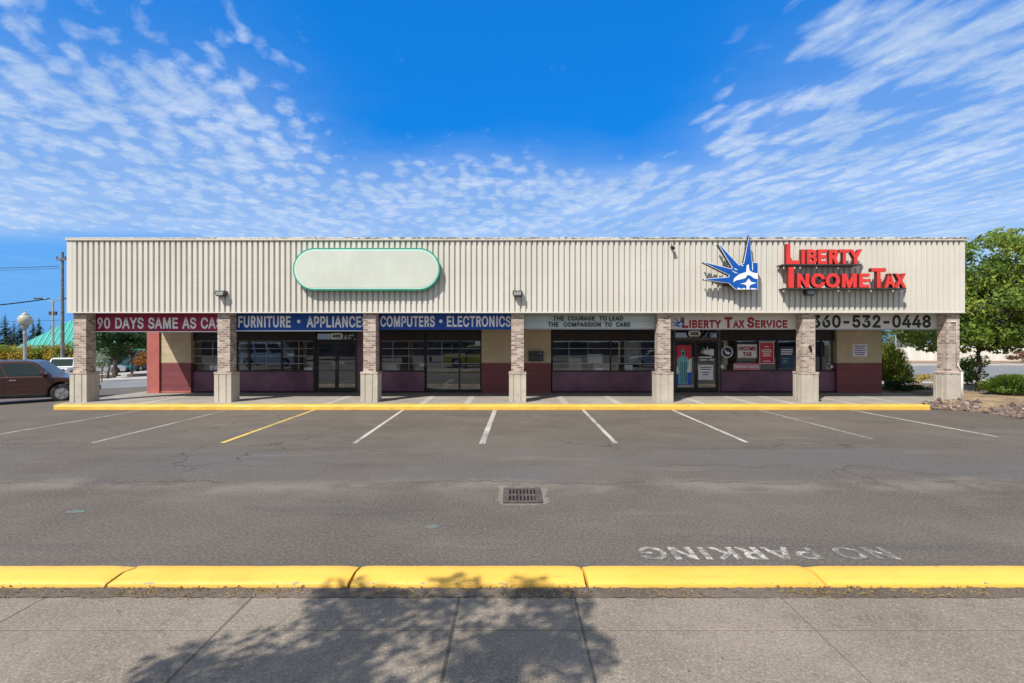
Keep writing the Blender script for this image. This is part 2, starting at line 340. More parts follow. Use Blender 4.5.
# ------------------------------------------------------------------ mesh helpers
class MB:
    def __init__(self): self.v = []; self.f = []
    def add(self, vs, fs):
        o = len(self.v); self.v += [tuple(p) for p in vs]; self.f += [tuple(i + o for i in f) for f in fs]; return self
    def box(self, x0, x1, y0, y1, z0, z1):
        vs = [(x, y, z) for x in (x0, x1) for y in (y0, y1) for z in (z0, z1)]
        return self.add(vs, [(0,1,3,2), (4,6,7,5), (0,4,5,1), (2,3,7,6), (0,2,6,4), (1,5,7,3)])
    def prism_xz(self, pts, y0, y1):         # outline in the x-z plane, thickness along y
        n = len(pts); a = sum(pts[i][0]*pts[(i+1)%n][1] - pts[(i+1)%n][0]*pts[i][1] for i in range(n))
        if a < 0: pts = pts[::-1]
        vs = [(x, y0, z) for x, z in pts] + [(x, y1, z) for x, z in pts]
        return self.add(vs, [tuple(range(n)), tuple(range(2*n-1, n-1, -1))] + [(i, i+n, (i+1)%n+n, (i+1)%n) for i in range(n)])
    def prism_xy(self, pts, z0, z1):
        n = len(pts); a = sum(pts[i][0]*pts[(i+1)%n][1] - pts[(i+1)%n][0]*pts[i][1] for i in range(n))
        if a < 0: pts = pts[::-1]
        vs = [(x, y, z0) for x, y in pts] + [(x, y, z1) for x, y in pts]
        return self.add(vs, [tuple(range(n-1, -1, -1)), tuple(range(n, 2*n))] + [(i, (i+1)%n, (i+1)%n+n, i+n) for i in range(n)])
    def tube(self, pts, rads, n=8, cap=True):
        pts = [Vector(p) for p in pts]
        if not isinstance(rads, (list, tuple)): rads = [rads]*len(pts)
        o = len(self.v); up = Vector((0.13, 0.31, 0.94))
        for i, p in enumerate(pts):
            d = (pts[min(i+1, len(pts)-1)] - pts[max(i-1, 0)]).normalized()
            a = d.cross(up if abs(d.dot(up)) < 0.95 else Vector((1,0,0))).normalized(); b = d.cross(a)
            for k in range(n):
                t = 2*math.pi*k/n; self.v.append(tuple(p + (a*math.cos(t) + b*math.sin(t))*rads[i]))
        for i in range(len(pts)-1):
            for k in range(n):
                self.f.append((o+i*n+k, o+i*n+(k+1)%n, o+(i+1)*n+(k+1)%n, o+(i+1)*n+k))
        if cap:
            self.f.append(tuple(o+k for k in range(n-1, -1, -1))); e = o+(len(pts)-1)*n; self.f.append(tuple(e+k for k in range(n)))
        return self
    def lathe(self, prof, c=(0,0,0), n=20):
        o = len(self.v)
        for r, z in prof:
            for k in range(n):
                t = 2*math.pi*k/n; self.v.append((c[0]+r*math.cos(t), c[1]+r*math.sin(t), c[2]+z))
        for i in range(len(prof)-1):
            for k in range(n):
                self.f.append((o+i*n+k, o+i*n+(k+1)%n, o+(i+1)*n+(k+1)%n, o+(i+1)*n+k))
        return self
    def build(self, name, m, parent=None, smooth=False, bevel=0.0, seg=2):
        me = bpy.data.meshes.new(name)
        org = world_of(parent)
        me.from_pydata([(a-org[0], b-org[1], c-org[2]) for a, b, c in self.v], [], self.f); me.update()
        o = bpy.data.objects.new(name, me); COL.objects.link(o)
        if parent: o.parent = parent
        me.materials.append(M[m] if isinstance(m, str) else m)
        bm = bmesh.new(); bm.from_mesh(me); bmesh.ops.recalc_face_normals(bm, faces=bm.faces); bm.to_mesh(me); bm.free()
        if smooth: me.shade_smooth()
        if bevel:
            bv = o.modifiers.new('bevel', 'BEVEL'); bv.width = bevel; bv.segments = seg; bv.limit_method = 'ANGLE'; bv.angle_limit = R(35)
        return o
def world_of(o):
    p = Vector((0, 0, 0))
    while o: p = p + o.location; o = o.parent
    return p
def tag(o, label, cat, group=None, kind=None):
    o['label'] = label
    if cat: o['category'] = cat
    if group: o['group'] = group
    if kind: o['kind'] = kind
    return o
def thing(name, label, cat, loc=(0,0,0), group=None):
    o = bpy.data.objects.new(name, None); COL.objects.link(o); o.location = loc; o.empty_display_size = 0.2
    return tag(o, label, cat, group, 'thing')
def struct(o, label=None, cat=None):
    o['kind'] = 'structure'
    if label: o['label'] = label; o['category'] = cat or o.name.split('.')[0].replace('_', ' ')
    return o
def dup(o, parent=None):
    c = o.copy(); COL.objects.link(c); c.parent = parent
    for ch in o.children: dup(ch, c)
    return c

# lettering: outlines of a plain grotesque alphabet (advance width, contours), units 1/1000
GLYPHS = {
 '0': (453, [[[227,-7],[191,-3],[158,7],[130,24],[105,48],[85,77],[69,113],[57,155],[50,202],[48,254],[50,306],[57,353],[69,395],[85,431],[106,461],[130,484],[159,502],[191,512],[227,516],[262,512],[295,502],[323,484],[348,461],[368,431],[384,395],[396,353],[403,306],[405,254],[403,202],[396,155],[384,113],[368,77],[348,48],[323,24],[295,7],[263,-3]],[[227,50],[250,52],[271,60],[290,74],[306,92],[320,116],[330,144],[338,176],[342,213],[344,254],[342,295],[338,332],[330,365],[320,393],[306,416],[290,435],[271,449],[250,457],[227,460],[203,457],[182,449],[163,435],[147,416],[134,393],[123,365],[115,332],[111,295],[109,254],[111,213],[115,176],[123,144],[134,116],[147,92],[163,74],[182,60],[203,52]]]),
 '1': (453, [[[76,0],[76,55],[391,55],[391,0]],[[276,509],[276,0],[212,0],[212,448],[209,448],[86,358],[86,427],[198,509]]]),
 '2': (453, [[[64,0],[64,47],[234,229],[252,248],[268,266],[282,282],[294,298],[303,312],[311,327],[316,341],[319,356],[320,371],[319,389],[315,405],[308,419],[298,431],[287,441],[273,449],[258,455],[241,458],[224,460],[205,458],[188,454],[172,447],[159,438],[148,427],[139,413],[132,398],[128,381],[127,362],[66,362],[68,391],[75,418],[86,442],[102,464],[121,482],[143,496],[168,507],[196,513],[225,516],[254,513],[281,507],[306,497],[328,482],[346,465],[361,445],[372,423],[379,398],[381,372],[380,354],[377,336],[371,318],[363,299],[351,280],[336,259],[317,235],[294,209],[267,180],[153,60],[153,57],[389,57],[389,0]]]),
 '3': (453, [[[218,-7],[188,-5],[159,1],[133,10],[108,22],[88,38],[70,57],[57,79],[48,104],[44,132],[109,132],[112,115],[118,100],[126,87],[137,76],[150,66],[165,59],[182,54],[200,51],[219,50],[239,51],[258,55],[275,61],[291,69],[304,80],[315,93],[323,108],[328,125],[329,145],[328,163],[323,180],[316,196],[306,211],[292,223],[275,234],[254,241],[229,246],[201,248],[157,248],[157,299],[288,448],[288,452],[70,452],[70,509],[372,509],[372,461],[211,278],[211,289],[247,290],[279,286],[308,276],[333,262],[354,244],[371,222],[383,198],[391,173],[393,145],[390,116],[383,90],[370,66],[354,45],[333,27],[309,12],[281,2],[251,-5]]]),
 '4': (453, [[[40,105],[40,158],[247,509],[311,509],[109,166],[109,163],[413,163],[413,105]],[[282,0],[282,121],[282,146],[282,318],[343,318],[343,0]]]),
 '5': (453, [[[221,-7],[192,-5],[165,1],[140,11],[118,25],[99,41],[83,60],[71,82],[63,105],[60,130],[122,130],[125,115],[130,102],[138,89],[148,78],[160,68],[173,60],[188,54],[204,51],[221,50],[241,51],[259,56],[276,64],[291,75],[304,89],[314,104],[322,122],[326,141],[328,162],[326,183],[321,203],[314,221],[303,237],[290,251],[275,262],[257,270],[238,275],[218,277],[201,276],[184,273],[167,268],[152,262],[139,255],[128,246],[67,253],[96,509],[366,509],[366,452],[151,452],[134,301],[136,301],[148,311],[162,318],[178,325],[194,330],[212,333],[229,334],[252,332],[274,328],[294,321],[313,311],[330,299],[345,285],[358,269],[370,251],[379,231],[386,210],[390,187],[391,163],[388,132],[381,102],[369,76],[352,52],[332,32],[309,15],[282,3],[253,-4]]]),
 '6': (453, [[[226,-7],[196,-4],[168,3],[142,15],[119,31],[100,51],[84,74],[73,101],[66,130],[64,162],[65,187],[71,212],[80,239],[93,268],[112,302],[137,340],[252,509],[322,509],[151,261],[145,261],[151,270],[157,279],[165,288],[174,295],[184,302],[196,307],[208,311],[221,313],[235,314],[265,312],[291,305],[316,295],[337,280],[355,262],[370,240],[380,215],[387,187],[389,157],[387,127],[379,98],[368,73],[352,50],[333,30],[310,14],[284,3],[257,-4]],[[226,48],[245,50],[263,55],[279,63],[293,73],[304,86],[314,101],[322,119],[326,137],[327,157],[326,178],[322,196],[314,213],[304,228],[293,241],[279,251],[263,259],[245,264],[226,265],[207,264],[190,259],[174,252],[160,241],[148,229],[138,214],[131,197],[126,179],[125,158],[126,138],[131,119],[138,102],[148,86],[160,73],[174,63],[190,55],[207,50]]]),
 '7': (453, [[[97,0],[323,448],[323,452],[62,452],[62,509],[391,509],[391,449],[165,0]]]),
 '8': (453, [[[226,-7],[193,-5],[163,1],[136,11],[111,25],[91,42],[74,62],[62,84],[54,109],[52,135],[53,156],[58,176],[65,195],[75,212],[87,228],[101,241],[117,252],[134,260],[153,265],[153,267],[129,276],[109,289],[93,308],[80,330],[73,354],[70,380],[73,405],[79,429],[90,450],[106,469],[124,485],[146,498],[170,508],[197,514],[226,516],[255,514],[282,508],[306,498],[328,485],[346,469],[361,450],[373,429],[379,405],[382,380],[379,354],[372,330],[359,308],[343,289],[323,276],[300,267],[300,265],[319,260],[335,252],[351,241],[365,228],[377,212],[387,195],[395,176],[399,156],[401,135],[398,109],[391,84],[378,62],[362,42],[341,25],[317,11],[289,1],[259,-5]],[[226,49],[248,50],[267,54],[285,60],[300,69],[313,79],[323,91],[331,106],[335,121],[337,139],[335,157],[330,173],[322,189],[312,202],[298,213],[283,223],[265,230],[247,234],[226,235],[206,234],[187,230],[169,223],[154,213],[140,202],[130,189],[122,173],[117,157],[115,139],[117,121],[121,106],[129,91],[139,79],[152,69],[167,60],[185,54],[205,50]],[[226,290],[244,291],[260,294],[274,300],[287,308],[298,318],[307,330],[314,344],[318,359],[319,376],[318,392],[314,407],[308,420],[299,432],[288,442],[275,449],[260,455],[244,459],[226,460],[208,459],[192,455],[177,449],[164,442],[153,432],[145,420],[138,407],[134,392],[133,376],[134,359],[138,344],[145,330],[154,318],[165,308],[178,300],[193,294],[209,291]]]),
 '9': (453, [[[226,516],[256,513],[285,506],[310,494],[333,478],[352,458],[368,434],[380,408],[387,378],[389,347],[387,322],[382,296],[373,270],[359,240],[340,207],[315,168],[200,0],[130,0],[301,248],[307,248],[302,238],[295,229],[287,221],[278,214],[268,207],[257,202],[245,198],[232,195],[218,195],[188,197],[161,203],[137,214],[116,229],[98,247],[83,269],[72,294],[66,321],[64,352],[66,382],[73,411],[85,436],[101,459],[120,479],[143,494],[168,506],[196,513]],[[226,460],[207,459],[190,454],[174,446],[160,435],[148,423],[138,407],[131,390],[127,372],[125,352],[127,331],[131,313],[138,295],[148,280],[160,268],[174,257],[190,250],[207,245],[226,243],[245,245],[263,249],[279,257],[293,267],[305,280],[314,295],[322,312],[326,330],[327,350],[326,371],[322,390],[314,407],[305,422],[293,435],[279,446],[263,454],[245,459]]]),
 '-': (453, [[[337,244],[337,188],[114,188],[114,244]]]),
 'A': (480, [[[16,0],[201,509],[276,509],[463,0],[395,0],[287,302],[280,323],[272,346],[264,372],[255,402],[244,438],[232,478],[245,478],[233,437],[222,402],[213,371],[204,345],[197,322],[191,302],[85,0]],[[110,142],[110,199],[370,199],[370,142]]]),
 'B': (456, [[[60,0],[60,509],[241,509],[274,507],[304,501],[329,491],[350,477],[367,461],[381,442],[390,421],[396,398],[398,374],[397,353],[393,336],[387,320],[378,307],[368,295],[356,286],[343,278],[329,272],[315,267],[315,262],[331,260],[347,254],[363,245],[378,234],[391,220],[402,203],[411,184],[416,161],[418,136],[416,111],[410,88],[400,67],[386,48],[368,31],[344,18],[317,8],[284,2],[247,0]],[[125,57],[245,57],[281,60],[309,67],[330,80],[344,96],[353,115],[355,137],[354,153],[350,169],[342,184],[333,197],[320,209],[306,218],[289,225],[269,229],[248,231],[125,231]],[[125,285],[238,285],[256,287],[273,290],[288,296],[302,304],[314,314],[323,326],[330,340],[335,355],[336,372],[333,393],[326,412],[313,429],[294,442],[270,449],[240,452],[125,452]]]),
 'C': (510, [[[267,-7],[225,-3],[186,7],[150,25],[119,49],[92,79],[70,115],[53,157],[44,203],[40,254],[44,305],[53,352],[70,393],[92,429],[119,459],[150,484],[186,501],[225,512],[267,516],[293,514],[317,511],[340,504],[362,496],[383,485],[402,471],[419,456],[435,438],[448,418],[459,397],[467,373],[473,348],[408,348],[404,365],[397,380],[389,395],[380,407],[369,418],[357,428],[344,437],[330,444],[315,449],[300,453],[284,455],[267,456],[237,453],[209,445],[184,432],[161,414],[141,391],[125,364],[113,332],[106,295],[103,254],[106,213],[113,177],[125,145],[141,117],[161,94],[184,76],[210,63],[237,56],[267,53],[284,54],[300,56],[315,60],[330,65],[344,72],[357,81],[369,90],[380,102],[389,114],[397,128],[404,144],[408,160],[473,160],[467,135],[459,112],[448,91],[435,71],[420,53],[402,38],[383,24],[363,13],[341,5],[317,-2],[293,-6]]]),
 'D': (502, [[[219,0],[96,0],[96,57],[215,57],[254,60],[288,68],[318,81],[343,99],[363,122],[379,149],[390,181],[397,216],[399,255],[397,294],[390,329],[379,361],[364,388],[344,410],[320,428],[291,441],[258,449],[221,452],[93,452],[93,509],[225,509],[273,505],[315,495],[353,478],[385,455],[412,426],[433,391],[449,351],[458,306],[462,255],[458,205],[449,159],[433,119],[411,83],[384,54],[351,31],[312,14],[268,3]],[[125,509],[125,0],[60,0],[60,509]]]),
 'E': (419, [[[60,0],[60,509],[372,509],[372,452],[125,452],[125,286],[355,286],[355,229],[125,229],[125,57],[375,57],[375,0]]]),
 'F': (410, [[[60,0],[60,509],[369,509],[369,452],[125,452],[125,278],[346,278],[346,221],[125,221],[125,0]]]),
 'G': (520, [[[269,-7],[225,-3],[185,7],[149,25],[118,49],[91,79],[69,116],[53,157],[43,203],[40,254],[43,305],[53,352],[69,393],[91,429],[117,459],[149,484],[184,501],[223,512],[265,516],[291,514],[316,510],[340,504],[363,494],[384,483],[403,469],[421,453],[436,436],[449,416],[460,395],[468,373],[474,349],[408,349],[402,365],[395,379],[387,393],[378,406],[368,417],[356,427],[344,436],[330,443],[315,448],[300,453],[283,455],[265,456],[236,453],[209,445],[183,432],[160,414],[141,392],[125,364],[113,332],[106,295],[103,254],[106,213],[113,177],[125,145],[141,117],[161,95],[184,76],[210,63],[238,56],[269,53],[296,55],[322,61],[345,71],[365,85],[382,102],[396,123],[407,147],[413,173],[415,202],[434,199],[283,199],[283,256],[478,256],[478,200],[475,160],[466,124],[451,91],[431,62],[406,38],[377,19],[344,5],[308,-4]]]),
 'H': (517, [[[60,0],[60,509],[125,509],[125,289],[392,289],[392,509],[457,509],[457,0],[392,0],[392,232],[125,232],[125,0]]]),
 'I': (300, [[[31,0],[31,57],[118,57],[118,452],[31,452],[31,509],[269,509],[269,452],[183,452],[183,57],[269,57],[269,0]]]),
 'J': (396, [[[185,-7],[143,-2],[106,11],[75,33],[52,63],[38,100],[33,145],[33,173],[98,173],[98,145],[100,117],[108,93],[122,74],[139,61],[160,53],[185,50],[209,53],[230,61],[248,74],[261,93],[269,117],[272,145],[272,509],[336,509],[336,145],[332,100],[318,63],[294,33],[263,11],[227,-2]]]),
 'K': (467, [[[104,145],[104,216],[116,231],[128,246],[139,261],[151,275],[162,289],[174,303],[187,317],[199,331],[212,344],[364,509],[448,509],[231,276],[228,276]],[[60,0],[60,509],[125,509],[125,334],[124,225],[125,193],[125,0]],[[372,0],[188,259],[228,309],[449,0]]]),
 'L': (393, [[[60,0],[60,509],[125,509],[125,57],[361,57],[361,0]]]),
 'M': (628, [[[60,0],[60,509],[152,509],[277,187],[280,179],[284,170],[287,159],[299,123],[303,110],[307,97],[311,84],[322,49],[307,49],[318,83],[330,121],[342,158],[346,169],[349,179],[352,187],[476,509],[568,509],[568,0],[504,0],[504,291],[504,327],[505,369],[506,413],[507,457],[513,457],[508,441],[503,425],[498,409],[482,363],[477,348],[472,335],[467,322],[456,291],[342,0],[286,0],[170,291],[167,300],[163,310],[159,321],[145,361],[140,376],[134,392],[129,408],[124,424],[118,441],[112,457],[119,457],[120,416],[121,372],[122,328],[122,291],[122,0]]]),
 'N': (523, [[[60,0],[60,509],[136,509],[343,183],[349,174],[355,163],[363,151],[371,137],[379,122],[388,107],[396,90],[405,73],[414,55],[405,54],[403,72],[402,90],[401,108],[400,126],[399,142],[399,157],[399,195],[399,509],[463,509],[463,0],[387,0],[202,290],[194,303],[186,317],[177,331],[168,346],[159,363],[148,381],[108,452],[119,454],[122,384],[123,363],[124,345],[124,328],[125,313],[125,301],[125,291],[125,0]]]),
 'O': (533, [[[267,-7],[225,-3],[186,7],[150,25],[119,49],[92,79],[70,115],[53,157],[44,203],[40,254],[44,305],[53,352],[70,393],[92,429],[119,459],[150,484],[186,501],[225,512],[267,516],[309,512],[348,501],[384,484],[415,459],[442,429],[464,393],[480,352],[490,305],[493,254],[490,203],[480,157],[464,115],[442,79],[415,49],[384,25],[348,7],[309,-3]],[[267,53],[296,55],[324,63],[349,76],[372,94],[392,116],[408,144],[420,176],[428,213],[430,254],[428,295],[420,332],[408,365],[392,392],[372,415],[349,433],[324,446],[296,453],[267,456],[237,453],[210,445],[184,433],[161,415],[142,392],[125,364],[113,332],[106,295],[103,254],[106,213],[113,176],[125,144],[142,117],[161,94],[184,76],[210,63],[237,55]]]),
 'P': (445, [[[60,0],[60,509],[235,509],[272,506],[305,499],[332,487],[356,471],[375,452],[390,430],[400,404],[407,377],[409,348],[407,318],[400,291],[390,265],[375,243],[356,223],[332,207],[305,195],[272,188],[235,186],[109,186],[109,242],[233,242],[257,244],[279,248],[297,256],[312,266],[324,279],[333,294],[339,310],[343,328],[344,348],[343,367],[339,385],[333,402],[324,416],[312,428],[297,439],[279,446],[257,451],[232,452],[125,452],[125,0]]]),
 'Q': (533, [[[245,159],[313,159],[369,85],[384,65],[468,-48],[401,-48],[346,27],[331,46]],[[267,-7],[225,-3],[186,7],[150,25],[119,49],[92,79],[70,115],[53,157],[44,203],[40,254],[44,305],[53,352],[70,393],[92,429],[119,459],[150,484],[186,501],[225,512],[267,516],[309,512],[348,501],[384,484],[415,459],[442,429],[464,393],[480,352],[490,305],[493,254],[490,203],[480,157],[464,115],[442,79],[415,49],[384,25],[348,7],[309,-3]],[[267,53],[296,55],[324,63],[349,76],[372,94],[392,116],[408,144],[420,176],[428,213],[430,254],[428,295],[420,332],[408,365],[392,392],[372,415],[349,433],[324,446],[296,453],[267,456],[237,453],[210,445],[184,433],[161,415],[142,392],[125,364],[113,332],[106,295],[103,254],[106,213],[113,176],[125,144],[142,117],[161,94],[184,76],[210,63],[237,55]]]),
 'R': (449, [[[60,0],[60,509],[236,509],[273,506],[305,500],[333,489],[356,473],[376,455],[390,433],[401,408],[407,381],[409,352],[407,323],[401,296],[390,271],[376,250],[356,232],[333,217],[305,206],[273,200],[236,198],[96,198],[96,255],[234,255],[258,256],[280,260],[298,267],[313,276],[325,287],[334,300],[340,316],[344,333],[345,352],[344,371],[340,389],[334,405],[325,419],[313,430],[298,440],[279,446],[258,451],[233,452],[125,452],[125,0]],[[353,0],[230,229],[303,229],[428,0]]]),
 'S': (447, [[[224,-9],[188,-7],[156,-1],[128,9],[102,23],[81,40],[64,60],[51,83],[42,109],[38,137],[104,137],[108,118],[114,102],[123,88],[136,76],[150,66],[166,59],[185,53],[204,50],[224,49],[246,50],[267,54],[286,60],[303,69],[317,79],[329,92],[338,106],[344,122],[346,139],[344,154],[340,168],[332,179],[322,189],[310,197],[296,205],[280,211],[263,217],[245,222],[184,239],[145,253],[112,269],[86,289],[67,313],[56,341],[52,372],[54,400],[62,425],[75,448],[92,468],[113,484],[138,498],[165,508],[195,514],[227,516],[259,514],[289,508],[316,498],[340,484],[360,468],[377,449],[390,427],[398,403],[401,378],[337,378],[332,402],[320,421],[302,437],[280,449],[254,456],[225,459],[204,457],[185,454],[167,448],[152,440],[139,430],[129,418],[121,405],[117,391],[115,376],[117,359],[122,345],[131,334],[142,324],[155,315],[169,308],[184,302],[198,297],[212,293],[264,279],[279,275],[295,270],[312,264],[328,256],[344,248],[359,238],[372,226],[384,213],[395,198],[402,180],[407,161],[408,139],[406,112],[399,87],[386,64],[370,43],[349,25],[323,11],[294,0],[261,-7]]]),
 'T': (449, [[[32,452],[32,509],[417,509],[417,452],[257,452],[257,0],[193,0],[193,452]]]),
 'U': (517, [[[259,-8],[220,-6],[186,2],[154,15],[126,33],[103,55],[85,80],[71,108],[63,140],[60,173],[60,509],[124,509],[124,178],[126,155],[132,133],[141,113],[153,95],[169,80],[187,68],[208,59],[232,53],[259,52],[285,53],[309,59],[331,68],[349,80],[364,95],[377,113],[385,133],[391,155],[393,178],[393,509],[457,509],[457,173],[454,140],[446,108],[433,80],[414,55],[391,33],[363,15],[332,2],[297,-6]]]),
 'V': (480, [[[204,0],[16,509],[84,509],[192,206],[199,187],[207,164],[215,137],[225,106],[236,71],[248,31],[235,31],[247,71],[257,107],[267,138],[276,165],[283,187],[290,206],[395,509],[463,509],[278,0]]]),
 'W': (686, [[[155,0],[16,509],[82,509],[163,196],[167,179],[172,162],[175,145],[179,128],[183,111],[187,94],[190,76],[194,58],[197,40],[189,40],[193,58],[196,76],[200,94],[203,111],[207,128],[211,145],[215,162],[220,179],[224,196],[306,509],[380,509],[462,196],[466,179],[470,162],[474,145],[478,128],[482,111],[486,94],[490,76],[494,58],[497,40],[488,40],[492,58],[495,76],[499,94],[503,111],[506,128],[510,145],[523,196],[603,509],[670,509],[530,0],[455,0],[368,323],[362,345],[357,368],[351,391],[346,417],[341,445],[336,475],[350,475],[345,446],[340,420],[335,395],[330,371],[324,347],[318,323],[230,0]]]),
 'X': (474, (((18,0),(189,262),(29,509),(110,509),(237,312),(366,509),(446,509),(285,262),(456,0),(376,0),(237,212),(98,0)),)),
 'Y': (472, (((198,0),(198,212),(14,509),(96,509),(235,290),(376,509),(457,509),(274,212),(274,0)),)),
 'Z': (438, [[[42,0],[42,46],[273,385],[284,400],[295,415],[306,431],[318,446],[329,461],[341,476],[348,454],[327,453],[306,453],[285,452],[265,452],[244,452],[223,452],[40,452],[40,509],[397,509],[397,462],[169,129],[157,113],[146,97],[134,81],[122,65],[110,49],[97,33],[90,54],[111,55],[131,56],[152,57],[173,57],[193,57],[214,57],[399,57],[399,0]]]),
 'a': (389, [[[160,-9],[137,-7],[115,-3],[94,5],[76,15],[60,29],[48,45],[38,63],[32,84],[30,108],[32,128],[36,146],[43,161],[53,174],[64,184],[78,193],[92,200],[108,206],[125,211],[143,214],[161,217],[178,220],[200,223],[218,225],[234,227],[247,229],[257,231],[265,235],[271,240],[274,246],[276,255],[276,257],[275,272],[272,285],[267,297],[260,307],[251,315],[240,322],[227,327],[212,330],[196,331],[178,330],[163,327],[149,322],[137,316],[127,309],[118,301],[110,292],[104,283],[100,274],[41,291],[51,313],[64,331],[79,346],[95,358],[114,368],[133,375],[153,380],[173,383],[194,384],[208,384],[223,382],[239,379],[255,375],[271,369],[286,360],[300,350],[312,336],[322,320],[330,301],[335,278],[337,251],[337,0],[277,0],[277,52],[272,52],[267,43],[260,34],[252,25],[242,16],[229,8],[215,1],[199,-4],[181,-7]],[[170,45],[192,47],[211,51],[228,59],[242,68],[254,80],[263,93],[270,108],[274,122],[276,138],[276,190],[272,187],[267,184],[259,182],[251,180],[241,178],[231,176],[221,174],[210,173],[200,171],[175,168],[161,166],[147,163],[134,159],[122,153],[112,147],[103,139],[97,130],[93,118],[92,105],[93,93],[96,82],[102,72],[109,64],[119,57],[130,52],[142,48],[156,46]]]),
 'b': (424, [[[229,-8],[208,-7],[189,-3],[172,4],[159,12],[147,21],[138,31],[130,41],[123,50],[118,59],[112,59],[112,0],[53,0],[53,509],[114,509],[114,319],[118,319],[123,327],[130,336],[137,346],[147,355],[158,364],[171,373],[188,379],[207,383],[229,384],[259,382],[287,374],[313,361],[335,342],[354,320],[370,293],[381,261],[388,227],[390,189],[388,151],[381,116],[370,84],[355,57],[336,34],[313,16],[288,3],[260,-6]],[[220,47],[242,49],[262,55],[279,66],[294,80],[306,97],[316,117],[323,139],[327,163],[328,189],[327,215],[323,239],[316,261],[307,281],[295,298],[280,311],[262,322],[243,328],[220,330],[198,328],[178,322],[161,312],[147,299],[134,282],[125,263],[118,241],[114,216],[113,189],[114,162],[118,138],[125,115],[135,95],[147,78],[162,65],[179,55],[198,49]]]),
 'h': (410, [[[114,227],[114,0],[53,0],[53,509],[114,509],[114,287],[102,287],[116,319],[132,344],[152,362],[175,374],[200,382],[227,384],[252,383],[275,377],[295,369],[313,356],[328,340],[341,321],[350,298],[355,271],[357,240],[357,0],[296,0],[296,235],[293,263],[286,286],[273,304],[256,318],[235,326],[210,329],[192,328],[176,324],[161,317],[147,308],[136,297],[126,283],[119,266],[115,248]]]),
 'l': (189, [[[139,-2],[112,0],[91,8],[74,20],[62,37],[55,59],[53,84],[53,509],[114,509],[114,99],[114,83],[117,71],[120,62],[126,57],[135,53],[146,52],[160,53],[170,54],[181,3],[175,1],[169,0],[162,-1],[154,-2],[147,-2]]]),
 'm': (610, [[[53,0],[53,379],[112,379],[112,295],[108,295],[114,314],[122,331],[132,346],[144,358],[158,368],[172,376],[187,382],[203,385],[219,386],[245,383],[268,375],[287,361],[303,342],[314,320],[321,295],[312,295],[318,312],[326,329],[337,343],[350,356],[364,366],[381,375],[398,381],[417,385],[437,386],[458,385],[478,380],[497,372],[514,361],[529,346],[541,328],[550,307],[555,283],[557,255],[557,0],[496,0],[496,254],[493,279],[485,298],[473,313],[456,323],[438,329],[419,330],[402,329],[387,326],[374,320],[363,312],[353,302],[345,290],[340,277],[336,263],[335,247],[335,0],[274,0],[274,260],[272,280],[265,297],[253,311],[238,322],[220,328],[199,330],[185,329],[171,326],[158,320],[145,312],[135,302],[126,289],[119,274],[115,257],[114,238],[114,0]]]),
 'n': (410, [[[114,227],[114,0],[53,0],[53,379],[112,379],[112,287],[102,287],[116,319],[132,344],[152,362],[175,374],[200,382],[227,384],[252,383],[275,377],[295,369],[313,356],[328,340],[341,321],[350,298],[355,271],[357,240],[357,0],[296,0],[296,235],[293,263],[286,286],[273,304],[256,318],[235,326],[210,329],[192,328],[176,324],[161,317],[147,308],[136,297],[126,283],[119,266],[115,248]]]),
 'o': (415, [[[207,-8],[174,-5],[144,3],[117,16],[93,35],[72,58],[56,85],[44,116],[37,150],[34,187],[37,225],[44,260],[56,291],[72,318],[93,341],[117,360],[144,374],[174,382],[207,384],[241,382],[271,374],[299,360],[323,341],[343,318],[359,291],[371,260],[379,225],[381,187],[379,150],[371,116],[359,85],[343,58],[323,35],[299,16],[271,3],[241,-5]],[[207,46],[231,49],[252,55],[270,66],[285,80],[298,97],[307,117],[314,139],[318,163],[319,187],[318,212],[314,236],[307,258],[298,278],[285,296],[270,310],[252,321],[231,328],[207,330],[184,328],[163,321],[145,310],[130,296],[118,278],[108,258],[102,236],[98,212],[96,187],[98,163],[102,139],[108,117],[118,97],[130,80],[145,66],[163,55],[184,49]]]),
 'p': (424, [[[53,-143],[53,379],[112,379],[112,319],[118,319],[123,327],[130,336],[137,346],[147,355],[158,364],[171,373],[188,379],[207,383],[229,384],[259,382],[287,374],[313,361],[335,342],[354,320],[370,293],[381,261],[388,227],[390,189],[388,151],[381,116],[370,84],[355,57],[336,34],[313,16],[288,3],[260,-6],[229,-8],[208,-7],[189,-3],[173,4],[159,12],[147,21],[138,31],[130,41],[124,50],[118,59],[114,59],[114,-143]],[[220,47],[242,49],[262,55],[279,66],[294,80],[306,97],[316,117],[323,139],[327,163],[328,189],[327,215],[323,239],[316,261],[307,281],[295,298],[280,311],[262,322],[243,328],[220,330],[198,328],[178,322],[161,312],[147,299],[134,282],[125,263],[118,241],[114,216],[113,189],[114,162],[118,138],[125,115],[135,95],[147,78],[162,65],[179,55],[198,49]]]),
